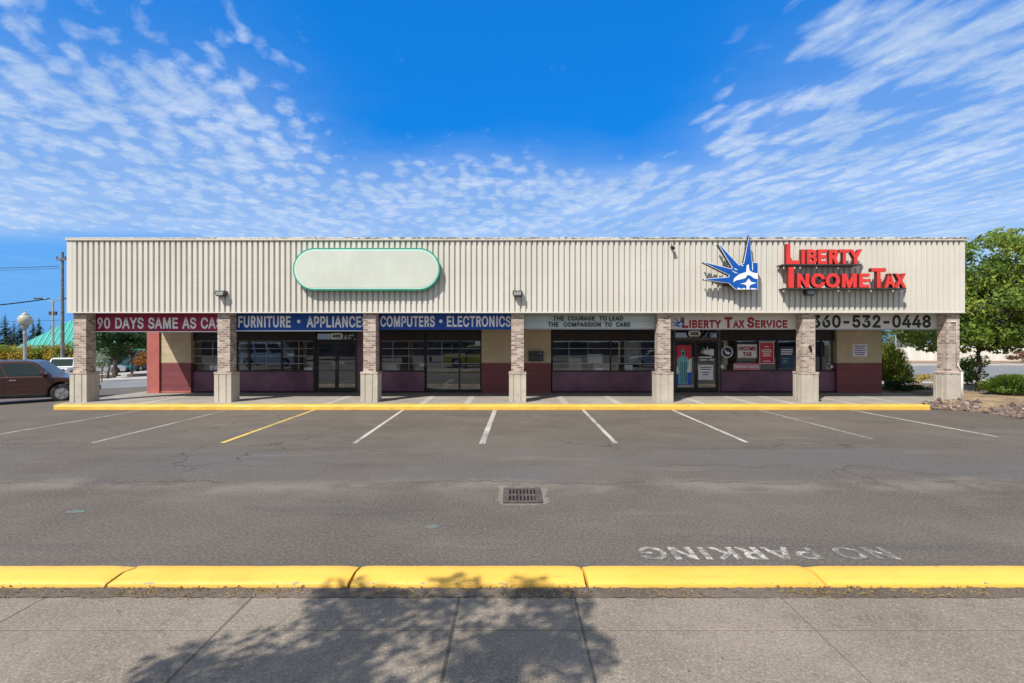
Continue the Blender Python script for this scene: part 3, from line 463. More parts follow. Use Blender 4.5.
 's': (365, [[[182,-8],[157,-7],[133,-3],[112,3],[93,12],[76,24],[62,38],[50,54],[41,73],[36,94],[94,107],[101,87],[111,72],[124,60],[141,52],[160,47],[181,45],[206,47],[227,53],[244,62],[258,74],[265,88],[268,103],[266,115],[262,126],[254,136],[243,144],[229,150],[212,155],[149,170],[118,180],[92,192],[72,208],[58,227],[50,249],[47,274],[49,295],[55,314],[65,332],[79,347],[95,360],[115,370],[137,378],[161,383],[187,384],[212,383],[234,379],[254,372],[271,363],[286,352],[299,339],[309,324],[318,308],[324,290],[268,277],[262,291],[254,304],[243,316],[228,325],[210,331],[187,333],[166,331],[147,326],[131,317],[119,305],[111,292],[109,277],[110,264],[115,253],[124,243],[136,235],[152,229],[172,223],[229,209],[261,200],[287,187],[306,171],[320,153],[328,131],[331,107],[329,85],[323,65],[312,47],[298,31],[281,18],[260,6],[236,-2],[210,-7]]]),
 'ñ': (410, [[[114,227],[114,0],[53,0],[53,379],[112,379],[112,287],[102,287],[116,319],[132,344],[152,362],[175,374],[200,382],[227,384],[252,383],[275,377],[295,369],[313,356],[328,340],[341,321],[350,298],[355,271],[357,240],[357,0],[296,0],[296,235],[293,263],[286,286],[273,304],[256,318],[235,326],[210,329],[192,328],[176,324],[161,317],[147,308],[136,297],[126,283],[119,266],[115,248]],[[250,446],[241,447],[233,448],[225,450],[217,453],[209,457],[202,460],[182,470],[176,473],[171,474],[167,475],[161,474],[157,471],[153,466],[151,460],[149,454],[149,448],[106,448],[108,467],[113,484],[120,498],[131,509],[144,516],[161,518],[169,518],[178,516],[185,514],[193,511],[200,508],[207,504],[213,500],[219,497],[226,494],[231,491],[237,490],[243,490],[248,490],[253,492],[256,496],[259,501],[261,508],[262,517],[304,517],[302,497],[297,480],[289,466],[278,455],[265,448]]])}

GLYPHS['N'] = (523, (((75,0),(75,508),(152,508),(372,135),(372,508),(448,508),(448,0),(371,0),(151,373),(151,0)),))
GLYPHS['M'] = (628, (((75,0),(75,508),(172,508),(314,145),(456,508),(553,508),(553,0),(480,0),(480,335),(345,0),(283,0),(148,335),(148,0)),))
GLYPHS['R'] = (455, (((75,0),(75,508),(265,508),(330,495),(375,460),(395,410),(398,360),(388,305),(360,262),(312,235),(420,0),(335,0),(240,222),(150,222),(150,0)),
                     ((150,288),(255,288),(297,300),(318,328),(322,365),(318,405),(295,433),(255,443),(150,443))))
GLYPHS['I'] = (235, (((85, 0), (165, 0), (165, 508), (85, 508)),))
def area2(c): return sum(c[i-1][0]*c[i][1]-c[i][0]*c[i-1][1] for i in range(len(c)))
def grow(c, e):
    """move an outline to its left by -e (outer outlines grow, counters shrink when all share one winding rule)"""
    n = len(c); out = []
    for i in range(n):
        p0, p1, p2 = Vector(c[i-1]), Vector(c[i]), Vector(c[(i+1) % n]); d1 = (p1-p0).normalized(); d2 = (p2-p1).normalized()
        n1 = Vector((d1.y, -d1.x)); n2 = Vector((d2.y, -d2.x)); m = n1+n2
        if m.length < 1e-4: m = n1
        m.normalize(); out.append(tuple(p1+m*(e/max(m.dot(n1), 0.5))))
    return out
def text_geo(s, bold=0.0, extrude=0.0):
    from mathutils.geometry import delaunay_2d_cdt
    vs, fs = [], []; x = 0.0
    for ch in s:
        if ch == ' ': x += 0.26; continue
        adv, cont = GLYPHS[ch]; cs = [[(a/1000, b/1000) for a, b in c] for c in cont]
        sg = 1 if area2(max(cs, key=lambda c: abs(area2(c)))) > 0 else -1
        sgn = [1 if area2(c) > 0 else -1 for c in cs]
        if ch in 'XY': cs = [c if g > 0 else c[::-1] for c, g in zip(cs, sgn)]; sgn = [1]*len(cs); sg = 1
        cs = [grow(c, bold*sg) for c in cs]; cs = [c if g > 0 else c[::-1] for c, g in zip(cs, sgn)]
        pts = []; faces = []
        for c in cs: faces.append(list(range(len(pts), len(pts)+len(c)))); pts += [Vector(p) for p in c]
        ov, oe, of, _, _, ff = delaunay_2d_cdt(pts, [], faces, 1, 1e-6)
        keep = [t for t, src in zip(of, ff) if sum(sgn[k] for k in src) != 0]
        used = sorted({i for t in keep for i in t}); mp = {i: k for k, i in enumerate(used)}; o = len(vs); n = len(used)
        vs += [Vector((ov[i].x+x, ov[i].y, extrude)) for i in used]; tr = [tuple(mp[i] for i in t) for t in keep]
        fs += [tuple(o+i for i in t) for t in tr]
        if extrude:
            vs += [Vector((ov[i].x+x, ov[i].y, -extrude)) for i in used]; fs += [tuple(o+n+i for i in t[::-1]) for t in tr]
            cnt = {}
            for t in tr:
                for i in range(len(t)): e = (t[i], t[(i+1) % len(t)]); cnt[e] = cnt.get(e, 0)+1
            fs += [(o+a, o+a+n, o+b+n, o+b) for a, b in cnt if (b, a) not in cnt]
        x += adv/1000 + bold*0.8
    return vs, fs
def fit(vs, x0, x1, z0, z1):
    a = min(v.x for v in vs); b = max(v.x for v in vs); c = min(v.y for v in vs); d = max(v.y for v in vs)
    return [((v.x-a)/(b-a)*(x1-x0)+x0, (v.y-c)/(d-c)*(z1-z0)+z0, v.z) for v in vs]
def letters_on(mb, s, x0, x1, z0, z1, y, bold=0.02):
    vs, fs = text_geo(s, bold)
    mb.add([(x, y, z) for x, z, _ in fit(vs, x0, x1, z0, z1)], fs); return mb
def px_letters(mb, s, a, b, top, bot, d, bold=0.02):
    return letters_on(mb, s, X(a, d), X(b, d), Z(bot, d), Z(top, d), d, bold)
def islands(vs, fs):
    par = list(range(len(vs)))
    def find(i):
        while par[i] != i: par[i] = par[par[i]]; i = par[i]
        return i
    for f in fs:
        for k in f[1:]: par[find(k)] = find(f[0])
    g = {}
    for f in fs: g.setdefault(find(f[0]), []).append(f)
    out = []
    for fl in g.values():
        ids = sorted({i for f in fl for i in f}); mp = {i: k for k, i in enumerate(ids)}
        out.append(([vs[i] for i in ids], [tuple(mp[i] for i in f) for f in fl]))
    return sorted(out, key=lambda t: min(v[0] for v in t[0]))

# ------------------------------------------------------------------ ground, lot, sidewalk
def ground():
    xs = [-900,-400,-200,-120,-80,-60] + [-55.3+4*i for i in range(11)] + [-13,-8,-4,0,4,8,12,16,22,30,45,70,110,200,400,900]
    ys = [-300,-120,-60,-30,-15,-8,-4,0,2,4,6,8,10,12,14,16,18,20,22,25,30,36,44,54,68,85,110,150,220,400,1200]
    vs = [(x, y, gz(x, y)) for y in ys for x in xs]; nx = len(xs)
    fs = [(j*nx+i, j*nx+i+1, (j+1)*nx+i+1, (j+1)*nx+i) for j in range(len(ys)-1) for i in range(nx-1)]
    return MB().add(vs, fs).build('ground', 'asphalt')
struct(ground())

# public sidewalk in the foreground, individual slabs in one sheet with open joints
mb = MB()
jx = [-9.2, -7.5, -5.8, -3.98, -2.22, -0.45, 0.54, 2.30, 4.05, 5.8, 7.6, 9.4]
for i in range(len(jx)-1):
    for y0, y1 in ((-0.8, 1.4), (1.4, 2.7), (2.7, 4.01), (4.01, 4.535)):
        g = 0.012 if jx[i] == -0.45 or jx[i+1] == -0.45 else 0.005
        mb.box(jx[i]+g, jx[i+1]-g, y0+0.006, y1-(0.006 if y1 < 4.5 else 0), -0.1, 0.006)
struct(mb.build('sidewalk', 'sidewalk', bevel=0.004, seg=1))
struct(MB().box(-9.2, 9.4, -0.8, 4.535, -0.2, -0.014+0.016).build('sidewalk_bed', 'dirt'))

# dirt strip with litter of dry grass
def rough_strip():
    vs = []; fs = []; nx, ny = 300, 5
    for j in range(ny):
        for i in range(nx):
            x = -9 + 18.2*i/(nx-1); y = 4.515 + 0.185*j/(ny-1)
            e = 0.004 if j in (0,) else 0.012
            vs.append((x, y + random.uniform(-0.012, 0.012), 0.008 + random.random()*0.02 * (1 if 0 < j < ny-1 else 0.3)))
    for j in range(ny-1):
        for i in range(nx-1): fs.append((j*nx+i, j*nx+i+1, (j+1)*nx+i+1, (j+1)*nx+i))
    return MB().add(vs, fs).build('dirt_strip', 'dirt')
struct(rough_strip())
mb = MB()
for i in range(2600):
    x = random.uniform(-6, 6.5); y = random.gauss(4.60, 0.05); y = min(max(y, 4.49), 4.69)
    if math.sin(x*2.1+1.3)+math.sin(x*5.3)+random.uniform(-1.6, 1.6) < 0.2: continue
    a = random.uniform(0, 6.28); l = random.uniform(0.02, 0.07); w = 0.002; t = random.uniform(0.01, 0.035)
    dx, dy = math.cos(a)*l, math.sin(a)*l*0.6
    mb.add([(x-w, y, 0.01), (x+w, y, 0.01), (x+dx*0.6, y+dy*0.6, 0.012+t), (x+dx, y+dy, 0.012+t*0.6)], [(0,1,2), (1,3,2)])
tag(mb.build('dry_grass', 'drygrass'), 'straw coloured dry grass tufts along the yellow kerb blocks', 'grass', kind='stuff')
mb = MB()
for i in range(420):
    if i < 300: x, y = random.uniform(-5.5, 5.5), random.gauss(4.62, 0.05)
    else: x, y = random.uniform(-6, 6), random.uniform(3.3, 9)
    y = y if not (4.69 < y < 4.98) else 4.64
    s = random.uniform(0.006, 0.018); a = random.uniform(0, 6.28); z = 0.014 + random.random()*0.01
    c, sn = math.cos(a)*s, math.sin(a)*s
    mb.add([(x-c, y-sn, z), (x+sn*.5, y-c*.5, z+.006), (x+c, y+sn, z+.004), (x-sn*.5, y+c*.5, z+.003)], [(0,1,2,3)])
tag(mb.build('leaf_litter', 'leafbrown'), 'small dead leaves and bark scraps scattered on dirt and pavement', 'leaves', kind='stuff')

# yellow concrete kerb blocks between sidewalk and lot
prof = [(4.685, -0.03), (4.688, 0.036), (4.697, 0.050), (4.75, 0.070), (4.85, 0.090), (4.935, 0.101), (4.957, 0.088), (4.966, -0.03)]
def kerb_block(x0, x1, s0, s1, label):
    vs = []; nx = 28
    for i in range(nx+1):
        t = i/nx; e0 = max(0, 1-t*nx/1.5)**2*0.012; e1 = max(0, 1-(1-t)*nx/1.5)**2*0.012
        for y, z in prof:
            k = (y-4.685)/0.28
            xx = x0 + s0*(k-0.5)*abs(k-0.2)*2 if i == 0 else (x1 + s1*(k-0.5)*abs(k-0.2)*2 if i == nx else x0+(x1-x0)*t)
            vs.append((xx + random.uniform(-.003, .003)*(i in (0, nx)), y + math.sin(xx*3.1)*0.0025, z - (e0+e1 if z > 0 else 0) + random.uniform(-.0012, .0012)))
    m = len(prof)
    fs = [(i*m+j, i*m+j+1, (i+1)*m+j+1, (i+1)*m+j) for i in range(nx) for j in range(m-1)]
    fs += [tuple(range(m)), tuple(nx*m+j for j in range(m-1, -1, -1))]
    o = MB().add(vs, fs).build('kerb_block', 'kerb', smooth=False); o.data.shade_smooth()
    o.data.set_sharp_from_angle(angle=R(50))
    tag(o, label, 'kerb', 'yellow kerb blocks beside the sidewalk', 'thing')
J = [(-5.68, 0), (-3.57, 0.16), (-1.44, 0.05), (0.66, -0.03), (2.765, -0.09), (4.86, 0)]
KL = ['yellow kerb block at left edge, ending in a wide slanted gap', 'yellow kerb block between the slanted gap and the edge of the tree shadow',
      'yellow kerb block dappled by the tree shadow', 'clean yellow kerb block right of the shadow, in front of the first stencilled letters',
      'yellow kerb block at right edge, beyond the last stencilled letters']
for i in range(5):
    kerb_block(J[i][0]+0.014, J[i+1][0]-0.014, J[i][1], J[i+1][1], KL[i])

# walkway in front of the shops with its yellow kerb
struct(MB().prism_xy([(-15.0, 17.32), (13.36, 17.32), (13.6, 17.72), (15.64, 17.72), (15.64, 21.0), (15.64, 36), (-15.0, 36)], -0.3, WZ).build('walkway', 'walkway'))
def shop_kerb():
    vs = []; fs = []; nx = 90; pr = [(16.94, -0.05), (16.945, 0.11), (16.965, 0.14), (17.0, 0.153), (17.30, 0.156), (17.33, 0.10)]
    for i in range(nx+1):
        x = -14.65 + (13.36+14.65)*i/nx
        for y, z in pr: vs.append((x, y + random.uniform(-.006, .006), z + (random.uniform(-.006, .004) if z > 0 else gz(x, y))))
    m = len(pr)
    fs = [(i*m+j, i*m+j+1, (i+1)*m+j+1, (i+1)*m+j) for i in range(nx) for j in range(m-1)] + [tuple(range(m)), tuple(nx*m+j for j in range(m-1, -1, -1))]
    return MB().add(vs, fs).build('kerb', 'kerb')
struct(shop_kerb(), 'long yellow painted kerb along the shop walkway', 'kerb')
# pale bands across the walkway
mb = MB()
for px in (105, 165, 340, 428, 470, 562, 612, 690, 738, 775, 832, 880):
    x0 = X(px, 18.6)
    mb.box(x0-0.11, x0+0.11, 17.34, 19.72, WZ-0.02, WZ+0.004)
struct(mb.build('walkway_band', 'drive'))

# parking stripes: near end (px,py) to kerb end, on the lot
def stripe(a, b, w, m, label):
    d0 = EYE*F/(a[1]-CY); d1 = EYE*F/(b[1]-CY); p0 = (X(a[0], d0), d0); p1 = (X(b[0], d1), min(d1, 16.93))
    mb = MB(); n = 24
    for i in range(n):
        t0, t1 = i/n, (i+1)/n
        q = []
        for t, s in ((t0, -1), (t0, 1), (t1, 1), (t1, -1)):
            x = p0[0]+(p1[0]-p0[0])*t + s*w/2; y = p0[1]+(p1[1]-p0[1])*t; q.append((x, y, gz(x, y)+0.004))
        mb.add(q, [(0,1,2,3)])
    o = mb.build('parking_stripe', m); tag(o, label, 'parking line', 'painted parking stall lines', 'structure')
stripe((-40, 441), (140, 410.5), 0.10, 'stripe_faint', 'faint white stall line ending in front of the pink red pilaster')
stripe((92, 443), (226, 410.5), 0.10, 'stripe_faint', 'faint white stall line ending at the second brick column')
stripe((222, 443), (314, 410), 0.11, 'stripe_yellow', 'yellow painted stall line, the only yellow one')
stripe((354, 443.5), (403, 410), 0.095, 'stripe', 'white stall line in front of the third brick column')
stripe((482, 444), (495, 410), 0.13, 'stripe', 'broad white stall line nearest the drain, almost pointing at the camera')
stripe((616, 443.5), (583, 410), 0.095, 'stripe', 'white stall line in front of the grey letter board')
stripe((747, 442.5), (671, 409.5), 0.10, 'stripe', 'white stall line running out from the poster door')
stripe((872, 439), (757, 409.5), 0.10, 'stripe_faint', 'worn white stall line in front of the tax shop window')
stripe((998, 437), (843, 408.5), 0.095, 'stripe', 'white stall line nearest the rock edging at right')

# NO PARKING stencil, read from the lot side (turned half round)
def stencil():
    vs, fs = text_geo('NO PARKING', 0.018)
    x0, x1 = X(640, 5.45), X(893, 5.45)
    pts = fit(vs, 0, 1, 0, 1)
    mb = MB().add([(x1-(x1-x0)*x, 5.64-0.33*z, 0.0045) for x, z, _ in pts], fs)
    return mb.build('pavement_lettering', 'stencil')
tag(stencil(), 'worn white NO PARKING stencil lettering on the asphalt', 'lettering', kind='structure')
for px, py, w, h, lab in ((75, 512, 0.13, 0.07, 'green paint smudge on asphalt at left'), (432, 527, 0.10, 0.08, 'small green paint smudge on asphalt near middle')):
    d = EYE*F/(py-CY); pts = []
    for k in range(14):
        t = 2*math.pi*k/14; r = random.uniform(0.7, 1.1); pts.append((X(px, d)+w*r*math.cos(t), d+h*r*math.sin(t), 0.004))
    tag(MB().add(pts, [tuple(range(14))]).build('paint_mark', 'green_mark'), lab, 'paint mark', kind='structure')

# drain grate
g = thing('drain_grate', 'rusty rectangular storm drain grate set in the asphalt', 'drain', (X(522.5, 7.5), 7.52, 0.0))
gx, gy = g.location.x, g.location.y
MB().box(gx-0.27, gx+0.27, gy-0.36, gy+0.36, -0.02, 0.005).build('drain_pit_shade', 'pitshade', g)  # flat black slab stands in for the shaded hollow under the bars
mb = MB()
mb.box(gx-0.27, gx+0.27, gy-0.36, gy-0.28, 0.005, 0.022).box(gx-0.27, gx+0.27, gy+0.28, gy+0.36, 0.005, 0.022)
mb.box(gx-0.27, gx-0.20, gy-0.28, gy+0.28, 0.005, 0.022).box(gx+0.20, gx+0.27, gy-0.28, gy+0.28, 0.005, 0.022)
mb.build('rim', 'iron', g, bevel=0.004)
mb = MB(); mb.box(gx-0.20, gx+0.20, gy-0.03, gy+0.03, 0.005, 0.019)
for k in range(9):
    x = gx-0.20+0.05*k; mb.box(x-0.011+(0.011 if k == 0 else 0)-(0.011 if k == 8 else 0), x+0.011, gy-0.28, gy-0.03, 0.005, 0.018); mb.box(x-0.011, x+0.011, gy+0.03, gy+0.28, 0.005, 0.018)
mb.build('grate_bars', 'iron', g)
# cement collar around the drain
mb = MB()
def ring(n=40):
    vs = []
    for k in range(n):
        t = 2*math.pi*k/n; c, s = math.cos(t), math.sin(t); q = max(abs(c)/0.275, abs(s)/0.365); vs.append((gx+c/q, gy+s/q, 0.0042))
    for k in range(n):
        t = 2*math.pi*k/n; c, s = math.cos(t), math.sin(t); q = max(abs(c)/0.34, abs(s)/0.45); r = random.uniform(0.9, 1.15); vs.append((gx+c/q*r, gy+s/q*r, 0.0035))
    return vs, [(k, (k+1)%n, (k+1)%n+n, k+n) for k in range(n)]
mb.add(*ring()); struct(mb.build('drain_collar', concrete('drain_cement', (0.17, 0.15, 0.13), (0.21, 0.185, 0.16), 0.4, 40)))

# ------------------------------------------------------------------ the strip mall building
B = thing('shop_building', 'long single storey strip mall with cream ribbed fascia and brick columns', 'building', (0, YW, 0))
FX0, FX1, FZ0, FZ1 = X(67, YF), X(965, YF), Z(313, YF), 5.58

# corrugated fascia with real ribs
def fascia():
    pitch, depth = 0.1835, 0.060
    segs = [(0.0, 0), (0.110, 0), (0.117, depth), (0.1765, depth)]
    pts = []; x = FX0 + 0.19
    pts.append((FX0, 0))
    while x < FX1 - 0.15:
        for a, dp in segs:
            if x + a < FX1 - 0.1: pts.append((x+a, dp))
        x += pitch
    pts.append((FX1-0.06, 0)); pts.append((FX1, 0))
    vs = []; fs = []; zs = [FZ0+0.03, FZ1]
    for z in zs:
        for px, dp in pts: vs.append((px, YF+dp, z))
    n = len(pts)
    fs += [(i, i+1, n+i+1, n+i) for i in range(n-1)]
    mb = MB().add(vs, fs)
    mb.box(FX0, FX1, YF+0.075, YF+0.32, FZ0+0.035, FZ1)
    return mb.build('fascia', 'fascia', B)
fascia()
MB().box(FX0-0.01, FX1+0.01, YF-0.012, YF+0.05, FZ0, FZ0+0.032).box(FX0-0.004, FX0+0.17, YF-0.006, YF-0.002, FZ0+0.034, FZ1).build('fascia_trim', 'fascia', B)
def cap():
    vs = []; n = 260; fs = []
    for i in range(n+1):
        x = FX0-0.03 + (FX1-FX0+0.06)*i/n; h = 5.668 + random.uniform(-0.006, 0.006) + (0.008*random.random() if x > -8 else 0)
        vs += [(x, YF-0.045, FZ1-0.005), (x, YF-0.045, h-0.012), (x, YF-0.03, h), (x, YF+0.36, h), (x, YF+0.36, FZ1-0.005)]
    fs = [(i*5+j, i*5+(j+1)%5, (i+1)*5+(j+1)%5, (i+1)*5+j) for i in range(n) for j in range(5)] + [(0,1,2,3,4), tuple(n*5+j for j in (4,3,2,1,0))]
    return MB().add(vs, fs).build('parapet_cap', 'cap', B)
cap()
WX0, WX1 = X(148, YW), X(882, YW)
MB().box(-14.2, 14.4, YF+0.33, YW+0.3, 3.20, 3.42).build('canopy_soffit', 'soffit', B)
MB().box(WX0, WX1, YW+0.31, 36, 4.2, 4.5).build('roof', 'roofing', B)
MB().box(WX0, WX0+0.25, YW+0.32, 36, WZ-0.1, 4.19).box(WX1-0.25, WX1, YW+0.32, 36, WZ-0.1, 4.19).box(WX0+0.26, WX1-0.26, 35.75, 36, WZ-0.1, 4.19).build('side_wall', 'stucco', B)
MB().box(WX0+0.26, WX1-0.26, 29.0, 29.2, WZ, 3.19).build('interior_wall', 'inside', B)
MB().box(WX0+0.26, WX1-0.26, YG+0.14, 28.99, WZ+0.001, WZ+0.02).build('interior_floor', 'insidefloor', B)
MB().box(WX0+0.26, WX1-0.26, YW+0.31, 28.99, 3.2, 3.3).build('interior_ceiling', 'inside', B)
# wall strip over the shopfronts
MB().box(WX0, WX1, YW+0.02, YW+0.30, Z(330, YG), 3.19).build('header_wall', 'soffit', B)

# brick columns
for px in (79.75, 223.75, 369.5, 517.5, 664.3, 809.0, 953.3):
    cx = X(px, YC); c = MB().box(cx-0.211, cx+0.211, YC, YC+0.42, 1.16, 3.195).build('brick_column', 'brick', B)
    pts = []; w = 0.285; y0 = YC-0.07; y1 = YC+0.49
    def edge(a, b, inn):    # one side with two vertical grooves
        out = []
        for t in (0.28, 0.72):
            for dt, k in ((-0.035, 0), (-0.02, 1), (0.02, 1), (0.035, 0)):
                out.append((a[0]+(b[0]-a[0])*(t+dt)+inn[0]*0.022*k, a[1]+(b[1]-a[1])*(t+dt)+inn[1]*0.022*k))
        return [a] + out
    pts = edge((cx-w, y0), (cx+w, y0), (0, 1)) + edge((cx+w, y0), (cx+w, y1), (-1, 0)) + edge((cx+w, y1), (cx-w, y1), (0, -1)) + edge((cx-w, y1), (cx-w, y0), (1, 0))
    MB().prism_xy(pts, WZ-0.02, 1.085).build('column_base', 'column_base', c)
    MB().box(cx-w-0.012, cx+w+0.012, y0-0.012, y1+0.012, 1.088, 1.165).build('column_cap', 'brick', c, bevel=0.01)

# board clad wall sections
def boards(x0, x1, y, z1=Z(329, YW)):
    mb = MB(); z = WZ-0.01; k = 0
    mb.box(x0, x1, y+0.03, y+0.3, WZ-0.02, z1)
    while z < z1-0.02:
        t = min(z+0.305, z1); mb.box(x0+0.002, x1-0.002, y+0.002*(k % 2), y+0.028, z+0.004, t-0.004); z += 0.305; k += 1
    return mb.build('wall', 'wall', B)
boards(X(160.5, YW), X(191, YW), YW)
boards(X(481.5, YW), X(551, YW), YW)
boards(X(837, YW), X(882, YW), YW)
MB().box(X(148, YW), X(160.3, YW), YW-0.07, YW+0.3, WZ-0.02, Z(329, YW)).build('pilaster', 'pilaster', B, bevel=0.006)
MB().box(X(160.5, YW), X(191, YW), YW-0.012, YW-0.001, Z(392.5, YW), Z(391.0, YW)).build('wall_base_trim', 'pilaster', B)

def window(x0, x1, top, bot, verts, bars, knee=True, vbars=()):
    """shop window as frame part with pane and bar grid sub-parts; px coordinates at the glazing plane"""
    a, b = X(x0, YG), X(x1, YG); z0, z1 = Z(bot, YG), Z(max(top, 339.6), YG)
    MB().box(a, b, YG-0.04, YG+0.06, z1+0.001, Z(top, YG)).build('header_panel', 'bronze', B)
    mb = MB(); fw = 0.035
    mb.box(a, b, YG-0.05, YG+0.07, z0, z0+0.05).box(a, b, YG-0.05, YG+0.07, z1-0.05, z1)
    mb.box(a, a+fw, YG-0.05, YG+0.07, z0+0.05, z1-0.05).box(b-fw, b, YG-0.05, YG+0.07, z0+0.05, z1-0.05)
    for v in verts:
        vx = X(v, YG); mb.box(vx-0.028, vx+0.028, YG-0.048, YG+0.068, z0+0.05, z1-0.05)
    w = mb.build('window', 'bronze', B)
    MB().add([(a+0.03, YG+0.005, z0+0.045), (b-0.03, YG+0.005, z0+0.045), (b-0.03, YG+0.005, z1-0.045), (a+0.03, YG+0.005, z1-0.045)], [(0,1,2,3)]).build('pane', 'glass', w)
    if bars or vbars:
        mb = MB()
        for py in bars: z = Z(py, YG); mb.box(a+0.04, b-0.04, YG-0.035, YG-0.020, z-0.013, z+0.013)
        for v in vbars: vx = X(v, YG); mb.box(vx-0.011, vx+0.011, YG-0.019, YG-0.006, z0+0.055, z1-0.055)
        mb.build('security_bars', 'barmetal', w)
    if knee:
        MB().box(a, b, YG-0.10, YG+0.10, WZ+0.06, z0-0.003).build('knee_wall', 'knee', B, bevel=0.006)
        MB().box(a, b, YG-0.06, YG+0.09, WZ-0.02, WZ+0.058).build('plinth', 'bronze', B)
    return w
BR = (341, 348.5, 356, 363.5)
window(193, 236.5, 331, 371.5, (), BR, vbars=(213, 225))
window(237, 314.5, 331, 371.5, (249.5, 282), BR, vbars=(267, 299))
window(381, 425, 331, 371.5, (), BR, vbars=(393, 409))
window(426, 481, 331, 391.5, (459.5,), BR + (370.5,), False, vbars=(442,))
window(552, 656, 331, 371.5, (610.5,), BR, vbars=(569, 588, 640))
window(720, 797, 331, 371, (757, 777), (), vbars=())
window(797.5, 836, 331, 371, (821,), (), vbars=())
MB().box(X(191.2, YG), X(192.8, YG), YG-0.1, YG+0.1, WZ-0.02, Z(330, YG)).build('corner_post', 'knee', B)
MB().box(X(358, YG), X(380.7, YG), YG-0.08, YG+0.12, WZ-0.02, Z(330, YG)).build('jamb_panel', 'knee', B)
MB().box(X(656.3, YG), X(673, YG), YG-0.08, YG+0.12, WZ-0.02, Z(330, YG)).build('jamb_panel', 'bronze', B)

def door(x0, x1, top, bot, hinge, label=None, bars=()):
    a, b = X(x0, YG), X(x1, YG); z0, z1 = Z(bot, YG), Z(top, YG); z0 = max(z0, WZ+0.015); y0, y1 = YG-0.03, YG+0.03; s = 0.06
    mb = MB().box(a, a+s, y0, y1, z0, z1).box(b-s, b, y0, y1, z0, z1).box(a+s, b-s, y0, y1, z1-0.08, z1).box(a+s, b-s, y0, y1, z0, z0+0.16)
    for py in bars: z = Z(py, YG); mb.box(a+s, b-s, y0+0.004, y0+0.018, z-0.012, z+0.012)
    d = mb.build('door', 'bronze', B)
    MB().add([(a+s, YG+0.004, z0+0.16), (b-s, YG+0.004, z0+0.16), (b-s, YG+0.004, z1-0.08), (a+s, YG+0.004, z1-0.08)], [(0,1,2,3)]).build('pane', 'glass', d)
    hx = b-0.03 if hinge == 'L' else a+0.03
    MB().tube([(hx, y0, 1.05), (hx, y0-0.06, 1.07), (hx, y0-0.06, 1.37), (hx, y0, 1.39)], 0.012, 6).build('handle', 'grey', d)
    return d
MB().box(X(315, YG), X(316.6, YG), YG-0.06, YG+0.08, WZ-0.02, Z(330, YG)).box(X(316.6, YG), X(357.4, YG), YG-0.06, YG+0.08, Z(341, YG), Z(339.5, YG)).box(X(357.3, YG), X(358, YG), YG-0.06, YG+0.08, WZ-0.02, Z(330, YG)).build('door_frame', 'bronze', B)
door(317, 336.8, 341.5, 391.5, 'L', bars=(348, 356, 363.5, 370.5)); door(337.1, 357, 341.5, 391.5, 'R', bars=(348, 356, 363.5, 370.5))
MB().add([(X(316.6, YG), YG+0.02, Z(339.4, YG)), (X(357.2, YG), YG+0.02, Z(339.4, YG)), (X(357.2, YG), YG+0.02, Z(330, YG)), (X(316.6, YG), YG+0.02, Z(330, YG))], [(0,1,2,3)]).build('transom_pane', 'glass', B)
MB().box(X(673.2, YG), X(675, YG), YG-0.06, YG+0.08, WZ-0.02, Z(330, YG)).box(X(675, YG), X(717.6, YG), YG-0.06, YG+0.08, Z(340.5, YG), Z(337.8, YG)).box(X(717.6, YG), X(719.8, YG), YG-0.06, YG+0.08, WZ-0.02, Z(330, YG)).build('door_frame', basic('worn_bronze', (0.10, 0.085, 0.075), 0.5, 0.2, 4), B)
door(675.4, 695.8, 341, 391.5, 'L'); door(696.2, 717.2, 341, 391.5, 'R')
MB().add([(X(675, YG), YG+0.02, Z(337.6, YG)), (X(717.5, YG), YG+0.02, Z(337.6, YG)), (X(717.5, YG), YG+0.02, Z(330, YG)), (X(675, YG), YG+0.02, Z(330, YG))], [(0,1,2,3)]).build('transom_pane', 'glass', B)
# conduit on the last column
cx = X(953.3, YC)
MB().tube([(cx-0.10, YC-0.022, 2.86), (cx+0.06, YC-0.022, 2.86), (cx+0.09, YC-0.022, 2.82), (cx+0.09, YC-0.022, 1.45)], 0.02, 8).tube([(cx+0.2, YC-0.105, 1.16), (cx+0.2, YC-0.105, 0.22)], 0.022, 8).tube([(cx+0.09, YC-0.022, 1.47), (cx+0.2, YC-0.1, 1.2), (cx+0.2, YC-0.105, 1.12)], 0.012, 6).build('conduit', 'conduit', B, smooth=True)

# ------------------------------------------------------------------ fascia signs
def stadium(x0, x1, z0, z1, inset=0.0, n=20):
    r = (z1-z0)/2-inset; cz = (z0+z1)/2; a = x0+(z1-z0)/2; b = x1-(z1-z0)/2; pts = []
    for k in range(n+1): t = -math.pi/2+math.pi*k/n; pts.append((b+r*math.cos(t), cz+r*math.sin(t)))
    for k in range(n+1): t = math.pi/2+math.pi*k/n; pts.append((a+r*math.cos(t), cz+r*math.sin(t)))
    return pts
yo = YF-0.22
ox0, ox1, oz0, oz1 = X(293, yo), X(440, yo), Z(290.5, yo), Z(248, yo)
s = thing('oval_sign', 'blank pale stadium shaped cabinet sign with green rim on fascia', 'sign', ((ox0+ox1)/2, YF, oz0))
MB().prism_xz(stadium(ox0, ox1, oz0, oz1), yo, YF-0.002).build('cabinet', 'ovalrim', s)
MB().prism_xz(stadium(ox0, ox1, oz0, oz1, 0.045), yo-0.012, yo-0.001).build('edge_trim', 'mint', s)
fc = MB().prism_xz(stadium(ox0, ox1, oz0, oz1, 0.085), yo-0.018, yo-0.0125).build('face', 'ovalface', s)
px_letters(MB(), 'IMNYOICO', 312, 422, 260, 280, yo-0.0195, 0.02).build('ghost_lettering', 'ghost', s)

